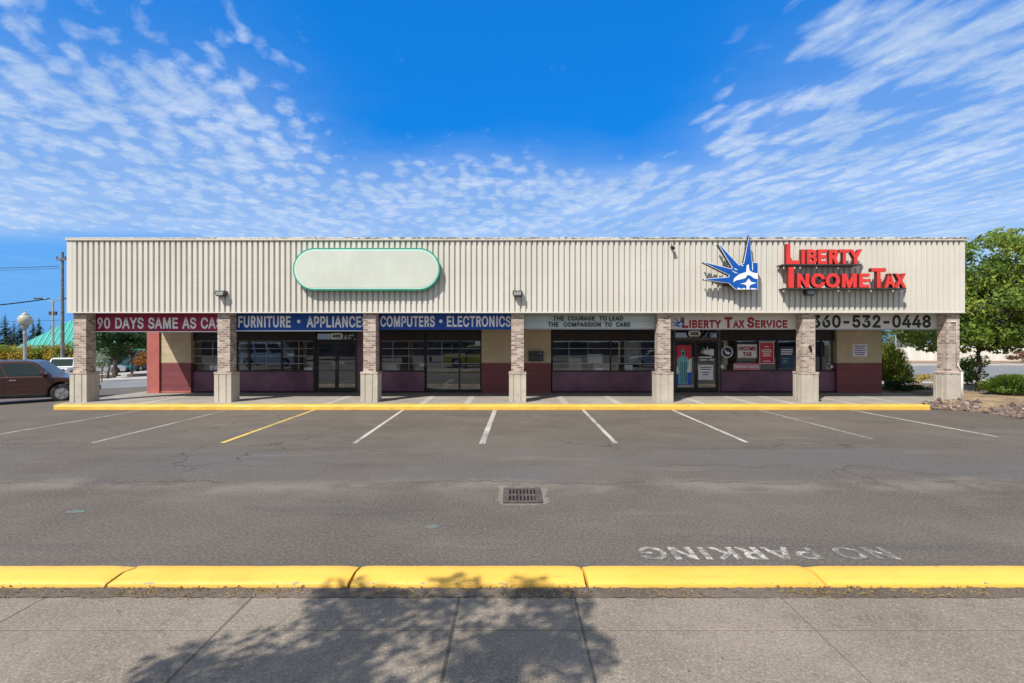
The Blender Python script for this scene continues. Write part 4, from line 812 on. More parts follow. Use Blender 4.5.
def crown_poly(sx=1.0): pass
CROWN = [(580,45),(608,312),(665,318),(665,585),(445,583),(378,520),(140,487),(138,478),(375,457),(384,440),(362,432),(133,318),(140,310),(402,377),(412,366),(276,140),(288,135),(478,340),(524,322)]
CROWN_W = [[(420,512),(430,472),(480,432),(548,410),(553,345),(572,335),(580,395),(612,415),(662,425),(662,482),(620,470),(592,447),(562,437),(540,470),(500,482),(450,492)],
           [(488,525),(545,512),(572,474),(597,507),(648,517),(592,535),(578,552),(582,580),(548,580),(553,545),(530,530)],
           [(455,580),(470,562),(500,574),(530,566),(545,580)], [(590,580),(600,566),(640,572),(655,580)],
           [(408,395),(440,410),(470,425),(440,420),(412,402)], [(425,372),(450,380),(465,393),(445,390)], [(495,345),(512,338),(522,352),(508,352)], [(606,320),(612,322),(614,395),(606,392)]]
def crown_pts(pts, x0, z0, k): return [(x0+p[0]*k, z0-p[1]*k) for p in pts]
def star_sign(name, label, d, ox, oy, sc, parent=None, back=None):
    pass
yk = YF-0.36
k = 0.1024*yk/F; kx, kz = X(690, yk), Z(230, yk)
s = thing('crown_logo_sign', 'blue spiked crown emblem sign standing off the fascia', 'sign', (X(735, yk), YF, Z(291, yk)))
o = MB().prism_xz(crown_pts([(p[0]+(4 if p[0] > 400 else -3), p[1]) for p in CROWN], kx, kz, k), yk+0.02, yk+0.17).build('backing', 'black', s)
MB().prism_xz(crown_pts(CROWN, kx, kz, k), yk+0.004, yk+0.0195).build('edge_trim', 'letterwhite', s)
def shrink(pts, e):
    n = len(pts); a = sum(pts[i][0]*pts[(i+1)%n][1]-pts[(i+1)%n][0]*pts[i][1] for i in range(n)); sg = 1 if a > 0 else -1; out = []
    for i in range(n):
        p0, p1, p2 = Vector(pts[i-1]), Vector(pts[i]), Vector(pts[(i+1)%n]); d1 = (p1-p0).normalized(); d2 = (p2-p1).normalized()
        n1 = Vector((-d1.y, d1.x))*sg; n2 = Vector((-d2.y, d2.x))*sg; m = (n1+n2); m = m/max(m.length, 1e-6); q = max(m.dot(n1), 0.45); out.append(tuple(p1+m*(e/q)))
    return out
MB().prism_xz(crown_pts(shrink(CROWN, 5), kx, kz, k), yk-0.004, yk+0.0035).build('blue_face', 'blue', s)
mb = MB()
for w in CROWN_W: mb.prism_xz(crown_pts(w, kx, kz, k), yk-0.009, yk-0.0045)
mb.build('white_pattern', 'letterwhite', s)
MB().box(X(728, yk), X(731, yk), yk+0.171, YF+0.05, Z(285, yk), Z(283, yk)).build('bracket', 'darkgrey', s)
MB().box(X(750, yk), X(753, yk), yk+0.171, YF+0.05, Z(268, yk), Z(266, yk)).build('bracket', 'darkgrey', s)

yl = YF-0.36
s = thing('raised_letter_sign', 'two lines of raised red channel letters on shelf rails', 'sign', (X(845, yl), YF, Z(289, yl)))
for a, b, zt in ((782, 860, 264.3), (784, 906, 288.0)):
    MB().box(X(a, yl), X(b, yl), yl-0.02, YF-0.002, Z(zt+1.2, yl), Z(zt, yl)).build('shelf_rail', 'darkgrey', s)
LET = [('L', 786.3, 800.0, 243.8, 264.0), ('IBERTY', 801.5, 862.5, 249.3, 264.0), ('I', 788.5, 794.0, 267.0, 287.7), ('NCOME', 797.3, 869.8, 273.3, 287.7), ('T', 871.5, 886.2, 268.0, 287.7), ('AX', 884.5, 906.5, 273.3, 287.7)]
def channel_letters(txt, a, b, t, bt):
    vs, fs = text_geo(txt, 0.035 if len(txt) > 1 else 0.02, 0.05)
    pts = fit(vs, X(a, yl), X(b, yl), Z(bt, yl), Z(t, yl)); zc = 0.05
    p3 = [(x, yl + (0.0 if z > 0 else 0.15), zz) for x, zz, z in pts]
    for iv, if_ in islands(p3, fs):
        o = MB().add(iv, if_).build('letter', 'red', s)
        o.data.materials.append(M['redside'])
        for p in o.data.polygons:
            if abs(p.normal.y) < 0.5: p.material_index = 1
for l in LET: channel_letters(*l)

# flood lights on the fascia
def wall_light(px, py, label):
    y = YF-0.24; cx, cz = X(px, y), Z(py, y)
    t = thing('wall_light', label, 'wall light', (cx, YF, cz), 'fascia wall pack lights')
    MB().prism_xz([(-0.16+cx, cz+0.09), (cx+0.16, cz+0.09), (cx+0.16, cz-0.02), (cx+0.12, cz-0.10), (cx-0.12, cz-0.10), (cx-0.16, cz-0.02)], y+0.03, YF-0.002).build('housing', 'darkgrey', t, bevel=0.015)
    MB().prism_xz([(cx-0.13, cz+0.05), (cx+0.13, cz+0.05), (cx+0.11, cz-0.07), (cx-0.11, cz-0.07)], y+0.015, y+0.028).build('lens', 'lamp', t)
wall_light(219, 293, 'grey wall light above the second column, left of the oval sign')
wall_light(517.5, 293, 'grey wall light above the middle column')
wall_light(811.5, 292, 'grey wall light under the red raised letters')
t = thing('spot_camera', 'small dark spot camera hanging below the parapet cap', 'camera', (X(672, YF-.1), YF, Z(246, YF-.1)))
cx, cz = X(672, YF-.12), Z(247, YF-.12)
MB().tube([(cx, YF-0.05, cz+0.14), (cx, YF-0.09, cz+0.05), (cx, YF-0.1, cz)], 0.015, 6).build('bracket', 'darkgrey', t)
MB().tube([(cx+0.02, YF-0.02, cz+0.02), (cx+0.03, YF-0.2, cz-0.06)], 0.05, 10).build('housing', 'black', t)

# banner signs between the columns
YB = 18.31
def banner(name, label, a, b, m, bot, line, loc_lab=None, top=3.17):
    z0 = Z(bot, YB)
    s = thing(name, label, 'sign', ((X(a, YB)+X(b, YB))/2, YB, z0))
    MB().box(X(a, YB), X(b, YB), YB, YB+0.05, z0, top).build('panel', m, s)
    if line: MB().box(X(a, YB), X(b, YB), YB-0.012, YB+0.062, z0-0.03, z0-0.001).build('edge_rail', line, s)
    return s
yb = YB-0.004
s = banner('banner_sign', 'crimson banner reading 90 DAYS SAME AS CASH in white capitals', 87, 229, 'bannerred', 331.2, 'letterwhite')
px_letters(MB(), '90 DAYS SAME AS CASH', 97.3, 230.0, 317.4, 328.8, yb, 0.024).build('lettering', 'letterwhite', s)
s = banner('banner_sign', 'blue banner reading FURNITURE and APPLIANCES', 229.5, 373, 'bannerblue', 330.4, 'letterwhite')
px_letters(MB(), 'FURNITURE', 238.2, 290.7, 316, 327.6, yb, 0.026).build('lettering', 'letterwhite', s); px_letters(MB(), 'APPLIANCES', 306.5, 367.5, 316, 327.6, yb, 0.026).build('lettering', 'letterwhite', s)
MB().tube([(X(298.7, yb), yb, Z(321.5, yb)), (X(298.7, yb), yb+0.003, Z(321.5, yb))], 0.062, 14).build('separator_dot', 'letterwhite', s)
s = banner('banner_sign', 'blue banner reading COMPUTERS and ELECTRONICS', 373.5, 514, 'bannerblue', 329.6, None)
px_letters(MB(), 'COMPUTERS', 380.3, 434.8, 315.8, 327.0, yb, 0.026).build('lettering', 'letterwhite', s); px_letters(MB(), 'ELECTRONICS', 446.8, 511.0, 315.8, 327.0, yb, 0.026).build('lettering', 'letterwhite', s)
MB().tube([(X(440.8, yb), yb, Z(321.2, yb)), (X(440.8, yb), yb+0.003, Z(321.2, yb))], 0.062, 14).build('separator_dot', 'letterwhite', s)
s = banner('letter_board', 'grey changeable letter board with two lines of black capitals', 514.5, 661, 'letterboard', 328.7, 'grey')
mb = MB()
for py in (315.2, 321.6): mb.box(X(524, YB), X(655, YB), YB-0.008, YB-0.001, Z(py+0.25, YB), Z(py, YB))
mb.build('letter_track', 'grey', s)
mb = MB()
for w, a, b in (('THE', 553.0, 564.2), ('COURAGE', 567.8, 595.0), ('TO', 599.2, 607.0), ('LEAD', 609.2, 623.4)): px_letters(mb, w, a, b, 316.3, 320.6, YB-0.012, 0.03)
for w, a, b in (('THE', 548.0, 558.5), ('COMPASSION', 563.6, 600.8), ('TO', 604.6, 612.0), ('CARE', 616.0, 630.3)): px_letters(mb, w, a, b, 322.3, 326.8, YB-0.012, 0.03)
mb.build('lettering', 'black', s)
s = banner('banner_sign', 'white banner with crimson small capitals and blue crown emblem', 661.5, 801, 'bannerwhite', 329.0, 'grey')
mb = MB()
for w, a, b, t_, bt in (('L', 682, 688.3, 317.3, 328), ('IBERTY', 689.2, 721.4, 320, 328), ('T', 724.4, 732.4, 317, 328), ('AX', 732.8, 744.8, 320, 328), ('S', 747.0, 754.4, 317, 328), ('ERVICE', 755.2, 787.4, 320, 328)):
    px_letters(mb, w, a, b, t_, bt, yb, 0.04)
mb.build('lettering', 'letterred', s)
k2 = 12.0/550*yb/F; a0, b0 = X(668.5, yb), Z(314.6, yb)
MB().prism_xz(crown_pts(CROWN, a0, b0, k2), yb, yb+0.003).build('emblem', 'blue', s)
mb = MB()
for w in CROWN_W[:3]: mb.prism_xz(crown_pts(w, a0, b0, k2), yb-0.004, yb-0.001)
mb.build('emblem_pattern', 'letterwhite', s)
s = banner('banner_sign', 'white banner with telephone number in black digits', 801.5, 948, 'bannerwhite', 329.0, 'grey')
px_letters(MB(), '360-532-0448', 811.8, 931.0, 314.9, 327.9, yb, 0.03).build('lettering', 'black', s)

# number plaques
for px, py, tx, lab in ((336.8, 336.0, '400', 'oval plaque numbered 400 above the double door'), (694.5, 333.6, '420', 'oval plaque numbered 420 above the poster door')):
    y = YG-0.10; t = thing('number_plaque', lab, 'house number', (X(px, y), y, Z(py, y)), 'oval door number plaques')
    cx, cz = X(px, y), Z(py, y)
    MB().prism_xz(stadium(cx-0.25, cx+0.25, cz-0.115, cz+0.115), y, y+0.02).build('plate', 'paper', t)
    letters_on(MB(), tx, cx-0.16, cx+0.16, cz-0.065, cz+0.065, y-0.004, 0.06).build('digits', 'black', t)

# mailbox on the wall
y = YW-0.14; a, b, z0, z1 = X(528.5, y), X(543.5, y), Z(361.3, y), Z(351.3, y)
t = thing('mail_box', 'dark blue grey metal mail box mounted on the beige wall', 'mailbox', ((a+b)/2, YW, z0))
m_ = basic('mailbox_paint', (0.035, 0.045, 0.06), 0.45, 0.2, 5, 0.3)
MB().box(a, b, y, YW-0.001, z0, z1).build('body', m_, t, bevel=0.012)
MB().box(a+0.02, b-0.02, y-0.014, y-0.001, z0+0.26, z1-0.02).build('flap', m_, t, bevel=0.004)
MB().box(b-0.16, b-0.08, y-0.022, y-0.0145, z0+0.28, z0+0.33).build('latch', 'grey', t)
MB().box(a+0.04, b-0.04, y-0.008, y-0.001, z0+0.05, z0+0.2).build('door_panel', 'darkgrey', t)

# notices and posters on glass and wall
def card(name, label, cat, a, b, top, bot, d, m, border=None, group=None):
    x0, x1, z0, z1 = X(a, d), X(b, d), Z(bot, d), Z(top, d)
    t = thing(name, label, cat, ((x0+x1)/2, d, z0), group)
    MB().box(x0, x1, d, d+0.008, z0, z1).build('sheet', m, t)
    if border:
        w = 0.022; MB().box(x0+w*.3, x1-w*.3, d-0.004, d-0.001, z1-w*1.3, z1-w*.3).box(x0+w*.3, x1-w*.3, d-0.004, d-0.001, z0+w*.3, z0+w*1.3).box(x0+w*.3, x0+w*1.3, d-0.004, d-0.001, z0+w*1.3, z1-w*1.3).box(x1-w*1.3, x1-w*.3, d-0.004, d-0.001, z0+w*1.3, z1-w*1.3).build('border', border, t)
    return t
dg = YG-0.012
t = card('window_sign', 'white INCOME TAX card in the shop window', 'sign', 737.3, 757.0, 344.0, 358.2, dg-0.045, 'paper', 'grey')
mb = px_letters(MB(), 'INCOME', 739.0, 755.6, 346.3, 350.6, dg-0.049, 0.05); px_letters(mb, 'TAX', 743.0, 752.0, 351.9, 356.2, dg-0.049, 0.05).build('lettering', 'letterred', t)
t = card('window_poster', 'red poster with white lettering and rim in shop window', 'poster', 759.2, 774.2, 342.0, 364.0, dg-0.045, 'postred', 'paper')
mb = MB(); d_ = dg-0.050
for py, a, b in ((346.2, 764.5, 769), (349.2, 762, 771.5), (351.2, 761.5, 772), (353.2, 763, 770.5), (355.2, 762.5, 771)): mb.box(X(a, d_), X(b, d_), d_, d_+0.002, Z(py+1.0, d_), Z(py, d_))
mb.box(X(763, d_), X(770.5, d_), d_, d_+0.002, Z(361.6, d_), Z(360.8, d_)); mb.build('print_lines', 'paper', t)
t = card('window_poster', 'dark navy poster with pale print beside the column', 'poster', 779.3, 794.3, 346.5, 368.6, dg-0.045, 'navy')
mb = MB(); d_ = dg-0.05
for py, a, b in ((349.0, 781.0, 792.6), (351.2, 781, 792.6), (353.4, 781, 792.0)): mb.box(X(a, d_), X(b, d_), d_, d_+0.002, Z(py+1.2, d_), Z(py, d_))
mb.build('print_lines', 'paper', t)
mb = MB()
for py, a, b in ((358.2, 782.5, 789), (360.2, 783, 787), (362, 782.5, 788)): mb.box(X(a, d_), X(b, d_), d_, d_+0.002, Z(py+0.6, d_), Z(py, d_))
mb.build('small_print', 'teal', t)
t = card('window_sign', 'pink strip card under the INCOME TAX card', 'sign', 733.2, 760.0, 363.2, 370.0, dg-0.055, 'pink')
px_letters(MB(), 'Hablamos Español', 734.3, 758.9, 364.5, 368.9, dg-0.060, 0.02).build('lettering', 'paper', t)
# round decal
t = thing('window_decal', 'round white ringed decal on the shop window', 'decal', (X(726.7, dg), dg, Z(352, dg)))
cx, cz = X(726.7, dg), Z(352, dg); d_ = dg-0.045
def circ(r, n=28): return [(cx+r*math.cos(2*math.pi*i/n), cz+r*math.sin(2*math.pi*i/n)) for i in range(n)]
MB().prism_xz(circ(0.235), d_, d_+0.004).build('ring', 'paper', t)
MB().prism_xz(circ(0.195), d_-0.004, d_-0.001).build('disc', 'navy', t)
MB().prism_xz([(cx-0.12, cz+0.13), (cx-0.02, cz+0.02), (cx+0.13, cz-0.02), (cx+0.1, cz-0.08), (cx+0.02, cz-0.1), (cx-0.06, cz-0.05), (cx-0.1, cz+0.03)], d_-0.008, d_-0.005).build('bird_mark', 'paper', t)
# small diamond stickers
for px, py, lab in ((720.3, 366.6, 'small white diamond sticker low on glass under round decal'), (829.8, 366.6, 'small white diamond sticker low on the narrow window beside the wall')):
    d_ = dg-0.045 if px < 800 else dg-0.03; cx, cz = X(px+2, d_), Z(py, d_)
    o = MB().prism_xz([(cx-0.075, cz), (cx, cz-0.08), (cx+0.075, cz), (cx, cz+0.08)], d_, d_+0.004).build('diamond_sticker', 'paper'); tag(o, lab, 'sticker', 'diamond window stickers', 'thing')
# wall notice
t = card('wall_notice', 'white notice with purple print on the beige wall', 'notice', 852.8, 867.2, 344.3, 356.3, YW-0.012, 'paper')
mb = MB(); d_ = YW-0.0165
for i, (a, b) in enumerate(((854.2, 866), (855, 864.5), (854.2, 866), (854.2, 865), (855.5, 864.5))):
    py = 345.6+2.1*i; x = a
    while x < b-0.5:
        w = random.uniform(0.7, 1.9); mb.box(X(x, d_), X(min(x+w, b), d_), d_, d_+0.002, Z(py+1.25, d_), Z(py, d_)); x += w+0.45
mb.build('print_lines', 'purple', t)
# door poster with robed figure
d_ = dg-0.02
t = card('door_poster', 'tall poster of a teal robed figure with spiked crown on the door glass', 'poster', 676.6, 691.6, 345.2, 384.8, d_, 'postred')
def pz(pts): return [(X(a, d_), Z(b, d_)) for a, b in pts]
MB().prism_xz(pz([(676.6, 367), (691.6, 358), (691.6, 372), (676.6, 374)]), d_-0.004, d_-0.001).build('white_stripe', 'paper', t)
MB().prism_xz(pz([(676.6, 374), (691.6, 372), (691.6, 384.8), (676.6, 384.8)]), d_-0.004, d_-0.001).build('blue_field', 'postblue', t)
mb = MB().prism_xz(pz([(678.6, 384), (678.8, 371), (677.2, 366), (677.0, 359.5), (678.6, 357.2), (681.4, 356.4), (681.0, 353.2), (681.6, 351.0), (683.0, 350.3), (684.4, 351.0), (685.0, 353.2), (684.6, 356.4), (687.6, 357.4), (688.6, 360.5), (688.2, 367), (686.8, 371), (687.6, 384)]), d_-0.008, d_-0.005)
for (a, b) in ((678.0, 351.0), (679.4, 348.6), (681.6, 346.9), (684.2, 346.9), (686.4, 348.6), (687.8, 351.0)):
    mb.prism_xz(pz([(682.9+(a-682.9)*0.22-0.35, 351.6), (a, b), (682.9+(a-682.9)*0.22+0.35, 351.4)]), d_-0.0115, d_-0.0085)
mb.build('robed_figure', 'teal', t)
mb = MB()
for a in (680.8, 682.6, 684.6, 686.0): mb.prism_xz(pz([(a, 383), (a-0.5, 362), (a+0.1, 362), (a+0.6, 383)]), d_-0.0145, d_-0.012)
mb.prism_xz(pz([(681.9, 352.0), (684.1, 352.0), (683.9, 355.0), (683.0, 355.8), (682.1, 355.0)]), d_-0.0145, d_-0.012)
mb.build('folds', 'navy', t)
# right leaf notice sheets and decals
d_ = dg-0.022
t = card('door_notice', 'white notice sheet low on the right door leaf', 'notice', 698.2, 713.2, 364.8, 379.8, d_, 'paper')
mb = MB()
for py, a, b in ((367, 700, 711.5), (369, 701, 711), (372, 702, 709.5), (374.2, 703, 708.5)): mb.box(X(a, d_), X(b, d_), d_-0.004, d_-0.001, Z(py+0.8, d_), Z(py, d_))
mb.build('print_lines', 'navy', t)
t = card('door_notice', 'small white hours sheet high on the right door leaf', 'notice', 709.2, 714.0, 349.0, 355.6, d_, 'paper')
t = thing('door_decal', 'white crown emblem and text decal on the right door leaf', 'decal', (X(704, d_), d_, Z(360, d_)))
k3 = 9.0/550*d_/F
mb = MB().prism_xz(crown_pts(CROWN, X(698, d_), Z(345, d_), k3), d_, d_+0.003)
for py, a, b in ((356.6, 699, 712), (359.2, 700, 707), (359.2, 709, 714)): mb.box(X(a, d_), X(b, d_), d_, d_+0.003, Z(py+1.3, d_), Z(py, d_))
mb.build('print', 'paper', t)
# sill sheets
for a, b, tp, bt, lab in ((209.8, 217.5, 365, 371, 'pale blue sheet taped at the window beside the second column'), (624.5, 632.5, 365, 371, 'white sheet propped at the window under the letter board'),
                          (304, 312, 367.6, 370.6, 'small white card on the sill beside the double door'), (595.5, 603, 368, 370.6, 'small white card at mid window under the letter board')):
    card('sill_card', lab, 'card', a, b, tp, bt, YG+0.03, 'paper')
for a, b, tp, bt, lab, mm in ((624.0, 639.0, 336.8, 364.6, 'tall grey hanging poster inside the letter board window, at its right', 'grey'), (603.8, 609.3, 336.4, 341.2, 'small pale card high on the glass near the letter board window mullion', 'paper'),
        (331.6, 336.2, 362.2, 364.8, 'small white push notice on the left leaf of the plain double door', 'paper'), (338.8, 344.6, 362.0, 364.4, 'small white push notice on the right leaf of the plain double door', 'paper'),
        (419.6, 425.6, 362.4, 366.4, 'small white card on the glass left of the full height glazing', 'paper')):
    card('glass_card', lab, 'card', a, b, tp, bt, YG+0.03, mm)
for px0, px1, tp, bt, lab, mm in ((569, 581.5, 357.5, 371, 'grey carton standing behind the letter board window, left', 'grey'), (587.5, 602.5, 354.0, 363.2, 'white carton stacked behind the letter board window', 'white'),
        (593.5, 611, 363.5, 371.5, 'cream carton under the white one behind the letter board window', 'cream'), (381, 396, 364.5, 371.5, 'white carton behind the window right of the third column', 'white'), (240, 247, 340, 371, 'grey upright carton behind the narrow window by the second column', 'grey')):
    y0 = YG+0.35; t = thing('carton', lab, 'box', ((X(px0, y0)+X(px1, y0))/2, y0+0.2, Z(bt, y0)), 'cartons behind the shop glass')
    MB().box(X(px0, y0), X(px1, y0), y0, y0+0.4, Z(bt, y0), Z(tp, y0)).build('carton_body', mm, t, bevel=0.01)
    MB().box(X(px0, y0)+0.01, X(px1, y0)-0.01, y0+0.17, y0+0.23, Z(tp, y0)+0.001, Z(tp, y0)+0.004).build('tape', 'cream', t)
# small dark fittings on column and wall
t = thing('bell_box', 'small black bell box on the brick column front', 'bell', (X(810.3, YC-0.03), YC, Z(349, YC)))
cx, cz = X(810.3, YC-0.03), Z(349, YC-0.03)
MB().prism_xz([(cx-0.06, cz+0.09), (cx+0.02, cz+0.11), (cx+0.06, cz-0.03), (cx+0.03, cz-0.11), (cx-0.02, cz-0.02)], YC-0.05, YC-0.001).build('housing', 'black', t)

# ------------------------------------------------------------------ inside the shops
def desk(x, y, label, m='white', w=1.5):
    t = thing('desk', label, 'desk', (x, y, WZ+0.02), 'desks inside the shops')
    z = WZ+0.02
    MB().box(x-w/2, x+w/2, y-0.35, y+0.35, z+0.70, z+0.75).build('desk_top', m, t, bevel=0.006)
    for sx in (-1, 1): MB().box(x+sx*(w/2-0.06)-0.03, x+sx*(w/2-0.06)+0.03, y-0.33, y+0.33, z, z+0.698).build('side_panel', 'inside', t)
    MB().box(x-w/2+0.1, x+w/2-0.1, y+0.25, y+0.28, z+0.25, z+0.698).build('back_panel', 'inside', t)
desk(X(575, 22.6), 22.7, 'white desk behind the window under the letter board, left')
desk(X(625, 23.2), 23.6, 'white desk behind the window under the letter board, right')
desk(X(735, 23.5), 24.0, 'desk behind the window with the INCOME TAX card')
desk(X(275, 24), 24.0, 'long desk behind the window left of the double door', 'insidefloor', 2.2)
def shelf(x, y, label, n=4):
    t = thing('display_shelf', label, 'shelf', (x, y, WZ+0.02), 'display shelves inside the shops'); z = WZ+0.02
    for sx in (-0.6, 0.6): MB().box(x+sx-0.02, x+sx+0.02, y-0.2, y+0.2, z, z+1.9).build('side_panel', 'white', t)
    for i in range(n): MB().box(x-0.58, x+0.58, y-0.2, y+0.2, z+0.2+0.5*i, z+0.23+0.5*i).build('shelf_board', 'white', t)
shelf(X(440, 26), 26.0, 'white shelf rack behind the full height glazing')
shelf(X(645, 25), 25.0, 'white shelf rack at the right end behind the letter board window')
for px, y, w, h, lab in ((598, 22.9, 0.9, 0.55, 'white monitor back on the left white desk'),):
    x = X(577, 22.7); z = WZ+0.77
    t = thing('monitor', 'pale computer monitor standing on the left white desk', 'monitor', (x, 22.7, z))
    MB().box(x-0.28, x+0.28, 22.66, 22.70, z+0.12, z+0.46).build('screen', 'paper', t, bevel=0.008)
    MB().box(x-0.03, x+0.03, 22.70, 22.74, z+0.02, z+0.3).box(x-0.12, x+0.12, 22.62, 22.78, z, z+0.02).build('stand', 'grey', t)

# ------------------------------------------------------------------ vegetation
def leaves(mb, c, r, n, s, flat=0.8, rnd=random, shell=0.35):
    for i in range(n):
        while True:
            p = Vector((rnd.uniform(-1, 1), rnd.uniform(-1, 1), rnd.uniform(-1, 1)))
            if shell < p.length < 1: break
        q = Vector((c[0]+p.x*r[0], c[1]+p.y*r[1], c[2]+p.z*r[2]))
        nn = (p*0.7 + Vector((rnd.uniform(-1, 1), rnd.uniform(-1, 1), rnd.uniform(-0.4, 1.2)))).normalized()
        a = nn.orthogonal().normalized(); a = Matrix.Rotation(rnd.uniform(0, 6.28), 3, nn) @ a; b = nn.cross(a)
        l = s*rnd.uniform(0.6, 1.3); w = l*0.55*flat
        mb.add([q-a*l, q-b*w+nn*l*0.15, q+a*l, q+b*w+nn*l*0.15], [(0,1,2,3)])
def limb(mb, p0, p1, r0, r1, rnd, wob=0.12, n=6):
    p0, p1 = Vector(p0), Vector(p1); L = (p1-p0).length; pts = []
    for i in range(n+1):
        t = i/n; pts.append(p0.lerp(p1, t) + Vector((rnd.uniform(-1, 1), rnd.uniform(-1, 1), rnd.uniform(-.5, .5)))*L*wob*math.sin(math.pi*t)*0.5)
    mb.tube(pts, [r0+(r1-r0)*i/n for i in range(n+1)], 7); return pts
def tree(name, label, loc, trunk_top, crown_c, crown_r, nclump, nleaf, ls, m, seed, tr=0.12, clump=0.33, group=None, lean=(0, 0), m2=None, cat='tree', trunkm='bark', low=-1.0, extra=()):
    rnd = random.Random(seed); t = thing(name, label, cat, loc, group)
    base = Vector(loc); cc = base+Vector(crown_c); top = base+Vector((lean[0], lean[1], trunk_top))
    mb = MB(); limb(mb, base-Vector((0, 0, 0.1)), top, tr, tr*0.6, rnd, 0.05)
    cl = MB(); cl2 = MB()
    for i in range(nclump):
        while True:
            p = Vector((rnd.uniform(-1, 1), rnd.uniform(-1, 1), rnd.uniform(low, 1)))
            if 0.25 < p.length < 0.95: break
        c = cc+Vector((p.x*crown_r[0], p.y*crown_r[1], p.z*crown_r[2])); k = rnd.uniform(0.7, 1.25)*clump
        rr = (crown_r[0]*k*1.15, crown_r[1]*k*1.15, crown_r[2]*k*0.7)
        leaves(cl2 if (m2 and rnd.random() < 0.35) else cl, c, rr, int(nleaf/nclump*k/clump), ls, rnd=rnd, shell=0.1)
        if i < nclump*0.6: limb(mb, top-Vector((0, 0, rnd.uniform(0, trunk_top*0.25))), c, tr*0.4, tr*0.08, rnd, 0.15, 4)
    for dx, dy, dz, r, k in extra:
        c = base+Vector((dx, dy, dz)); leaves(cl, c, (r, r, r*0.6), k, ls, rnd=rnd, shell=0.1); limb(mb, top-Vector((0, 0, 0.3)), c, tr*0.35, tr*0.08, rnd, 0.15, 4)
    mb.build('trunk', trunkm, t, smooth=True)
    cl.build('crown', m, t)
    if m2 and cl2.v: cl2.build('crown', m2, t)
    return t
def shrub(name, label, loc, r, n, ls, m, seed, group=None, stems=6, spiky=False, cat='shrub'):
    rnd = random.Random(seed); t = thing(name, label, cat, loc, group); b = Vector(loc)
    mb = MB(); sm = MB()
    for i in range(stems):
        a = rnd.uniform(0, 6.28); p = b+Vector((math.cos(a)*r[0]*rnd.uniform(.2, .7), math.sin(a)*r[1]*rnd.uniform(.2, .7), r[2]*rnd.uniform(0.7, 1.5)))
        limb(sm, b, p, 0.018, 0.005, rnd, 0.2, 4)
    nc = 14
    for i in range(nc):
        p = Vector((rnd.uniform(-.8, .8), rnd.uniform(-.8, .8), rnd.uniform(-.6, .85)))
        c = b+Vector((p.x*r[0], p.y*r[1], r[2]+p.z*r[2]*(1-0.4*abs(p.x))))
        leaves(mb, c, (r[0]*.4, r[1]*.4, r[2]*.38), n//nc, ls, rnd=rnd, shell=0.05)
    if spiky:
        for i in range(int(n*0.25)):
            a = rnd.uniform(0, 6.28); e = rnd.uniform(0.2, 1.4); d = Vector((math.cos(a)*math.cos(e)*r[0]*1.25, math.sin(a)*math.cos(e)*r[1]*1.25, math.sin(e)*r[2]*2.2)); w = 0.012
            side = d.cross(Vector((0, 0, 1))).normalized()*w; q = b+Vector((0, 0, 0.05))
            mb.add([q+d*.4-side, q+d*.4+side, q+d*.8+side*1.5+Vector((0, 0, .04)), q+d, q+d*.8-side*1.5+Vector((0, 0, .04))], [(0,1,2,3,4)])
    sm.build('stems', 'bark', t); mb.build('leaves', m, t)
    return t

# planting bed right of the shops
BED = [(13.42, 17.15), (13.95, 16.8), (14.45, 16.35), (14.42, 15.4), (14.35, 14.4), (14.45, 12.6), (15.2, 11.9), (30, 11.9), (30, 24), (15.62, 24), (15.62, 17.74), (13.6, 17.74)]
def seg_dist(p, a, b):
    a, b, p = Vector(a), Vector(b), Vector((p[0], p[1])); d = b-a; t = max(0, min(1, (p-a).dot(d)/d.length_squared)); return (a+d*t-p).length
def bed():
    pts = [(x+(0.12 if x < 15 else 0), y+(-0.03 if y > 16.4 and x < 15 else 0)) for x, y in BED]
    bm = bmesh.new(); vs = [bm.verts.new((x, y, 0.24)) for x, y in pts]; bm.faces.new(vs)
    bmesh.ops.triangulate(bm, faces=bm.faces); bmesh.ops.subdivide_edges(bm, edges=bm.edges, cuts=15, use_grid_fill=True)
    bmesh.ops.subdivide_edges(bm, edges=bm.edges, cuts=1, use_grid_fill=True)
    for v in bm.verts:
        d = min(seg_dist(v.co.xy, BED[i], BED[i+1]) for i in range(6))
        if v.co.x < 15.70 and v.co.y > 17.68: v.co.z = 0.149; continue
        v.co.z = (0.02+0.24*min(1, d/1.0) if d < 1.0 else 0.26) + random.uniform(-0.02, 0.03)
    mb = MB(); bm.verts.index_update(); mb.add([v.co for v in bm.verts], [[v.index for v in f.verts] for f in bm.faces]); bm.free()
    return mb.build('planting_bed', 'mulch')
struct(bed())
struct(MB().prism_xy([(x+(0.10 if x < 15 else 0), y) for x, y in BED], -0.1, 0.012).build('bed_soil', 'dirt'))
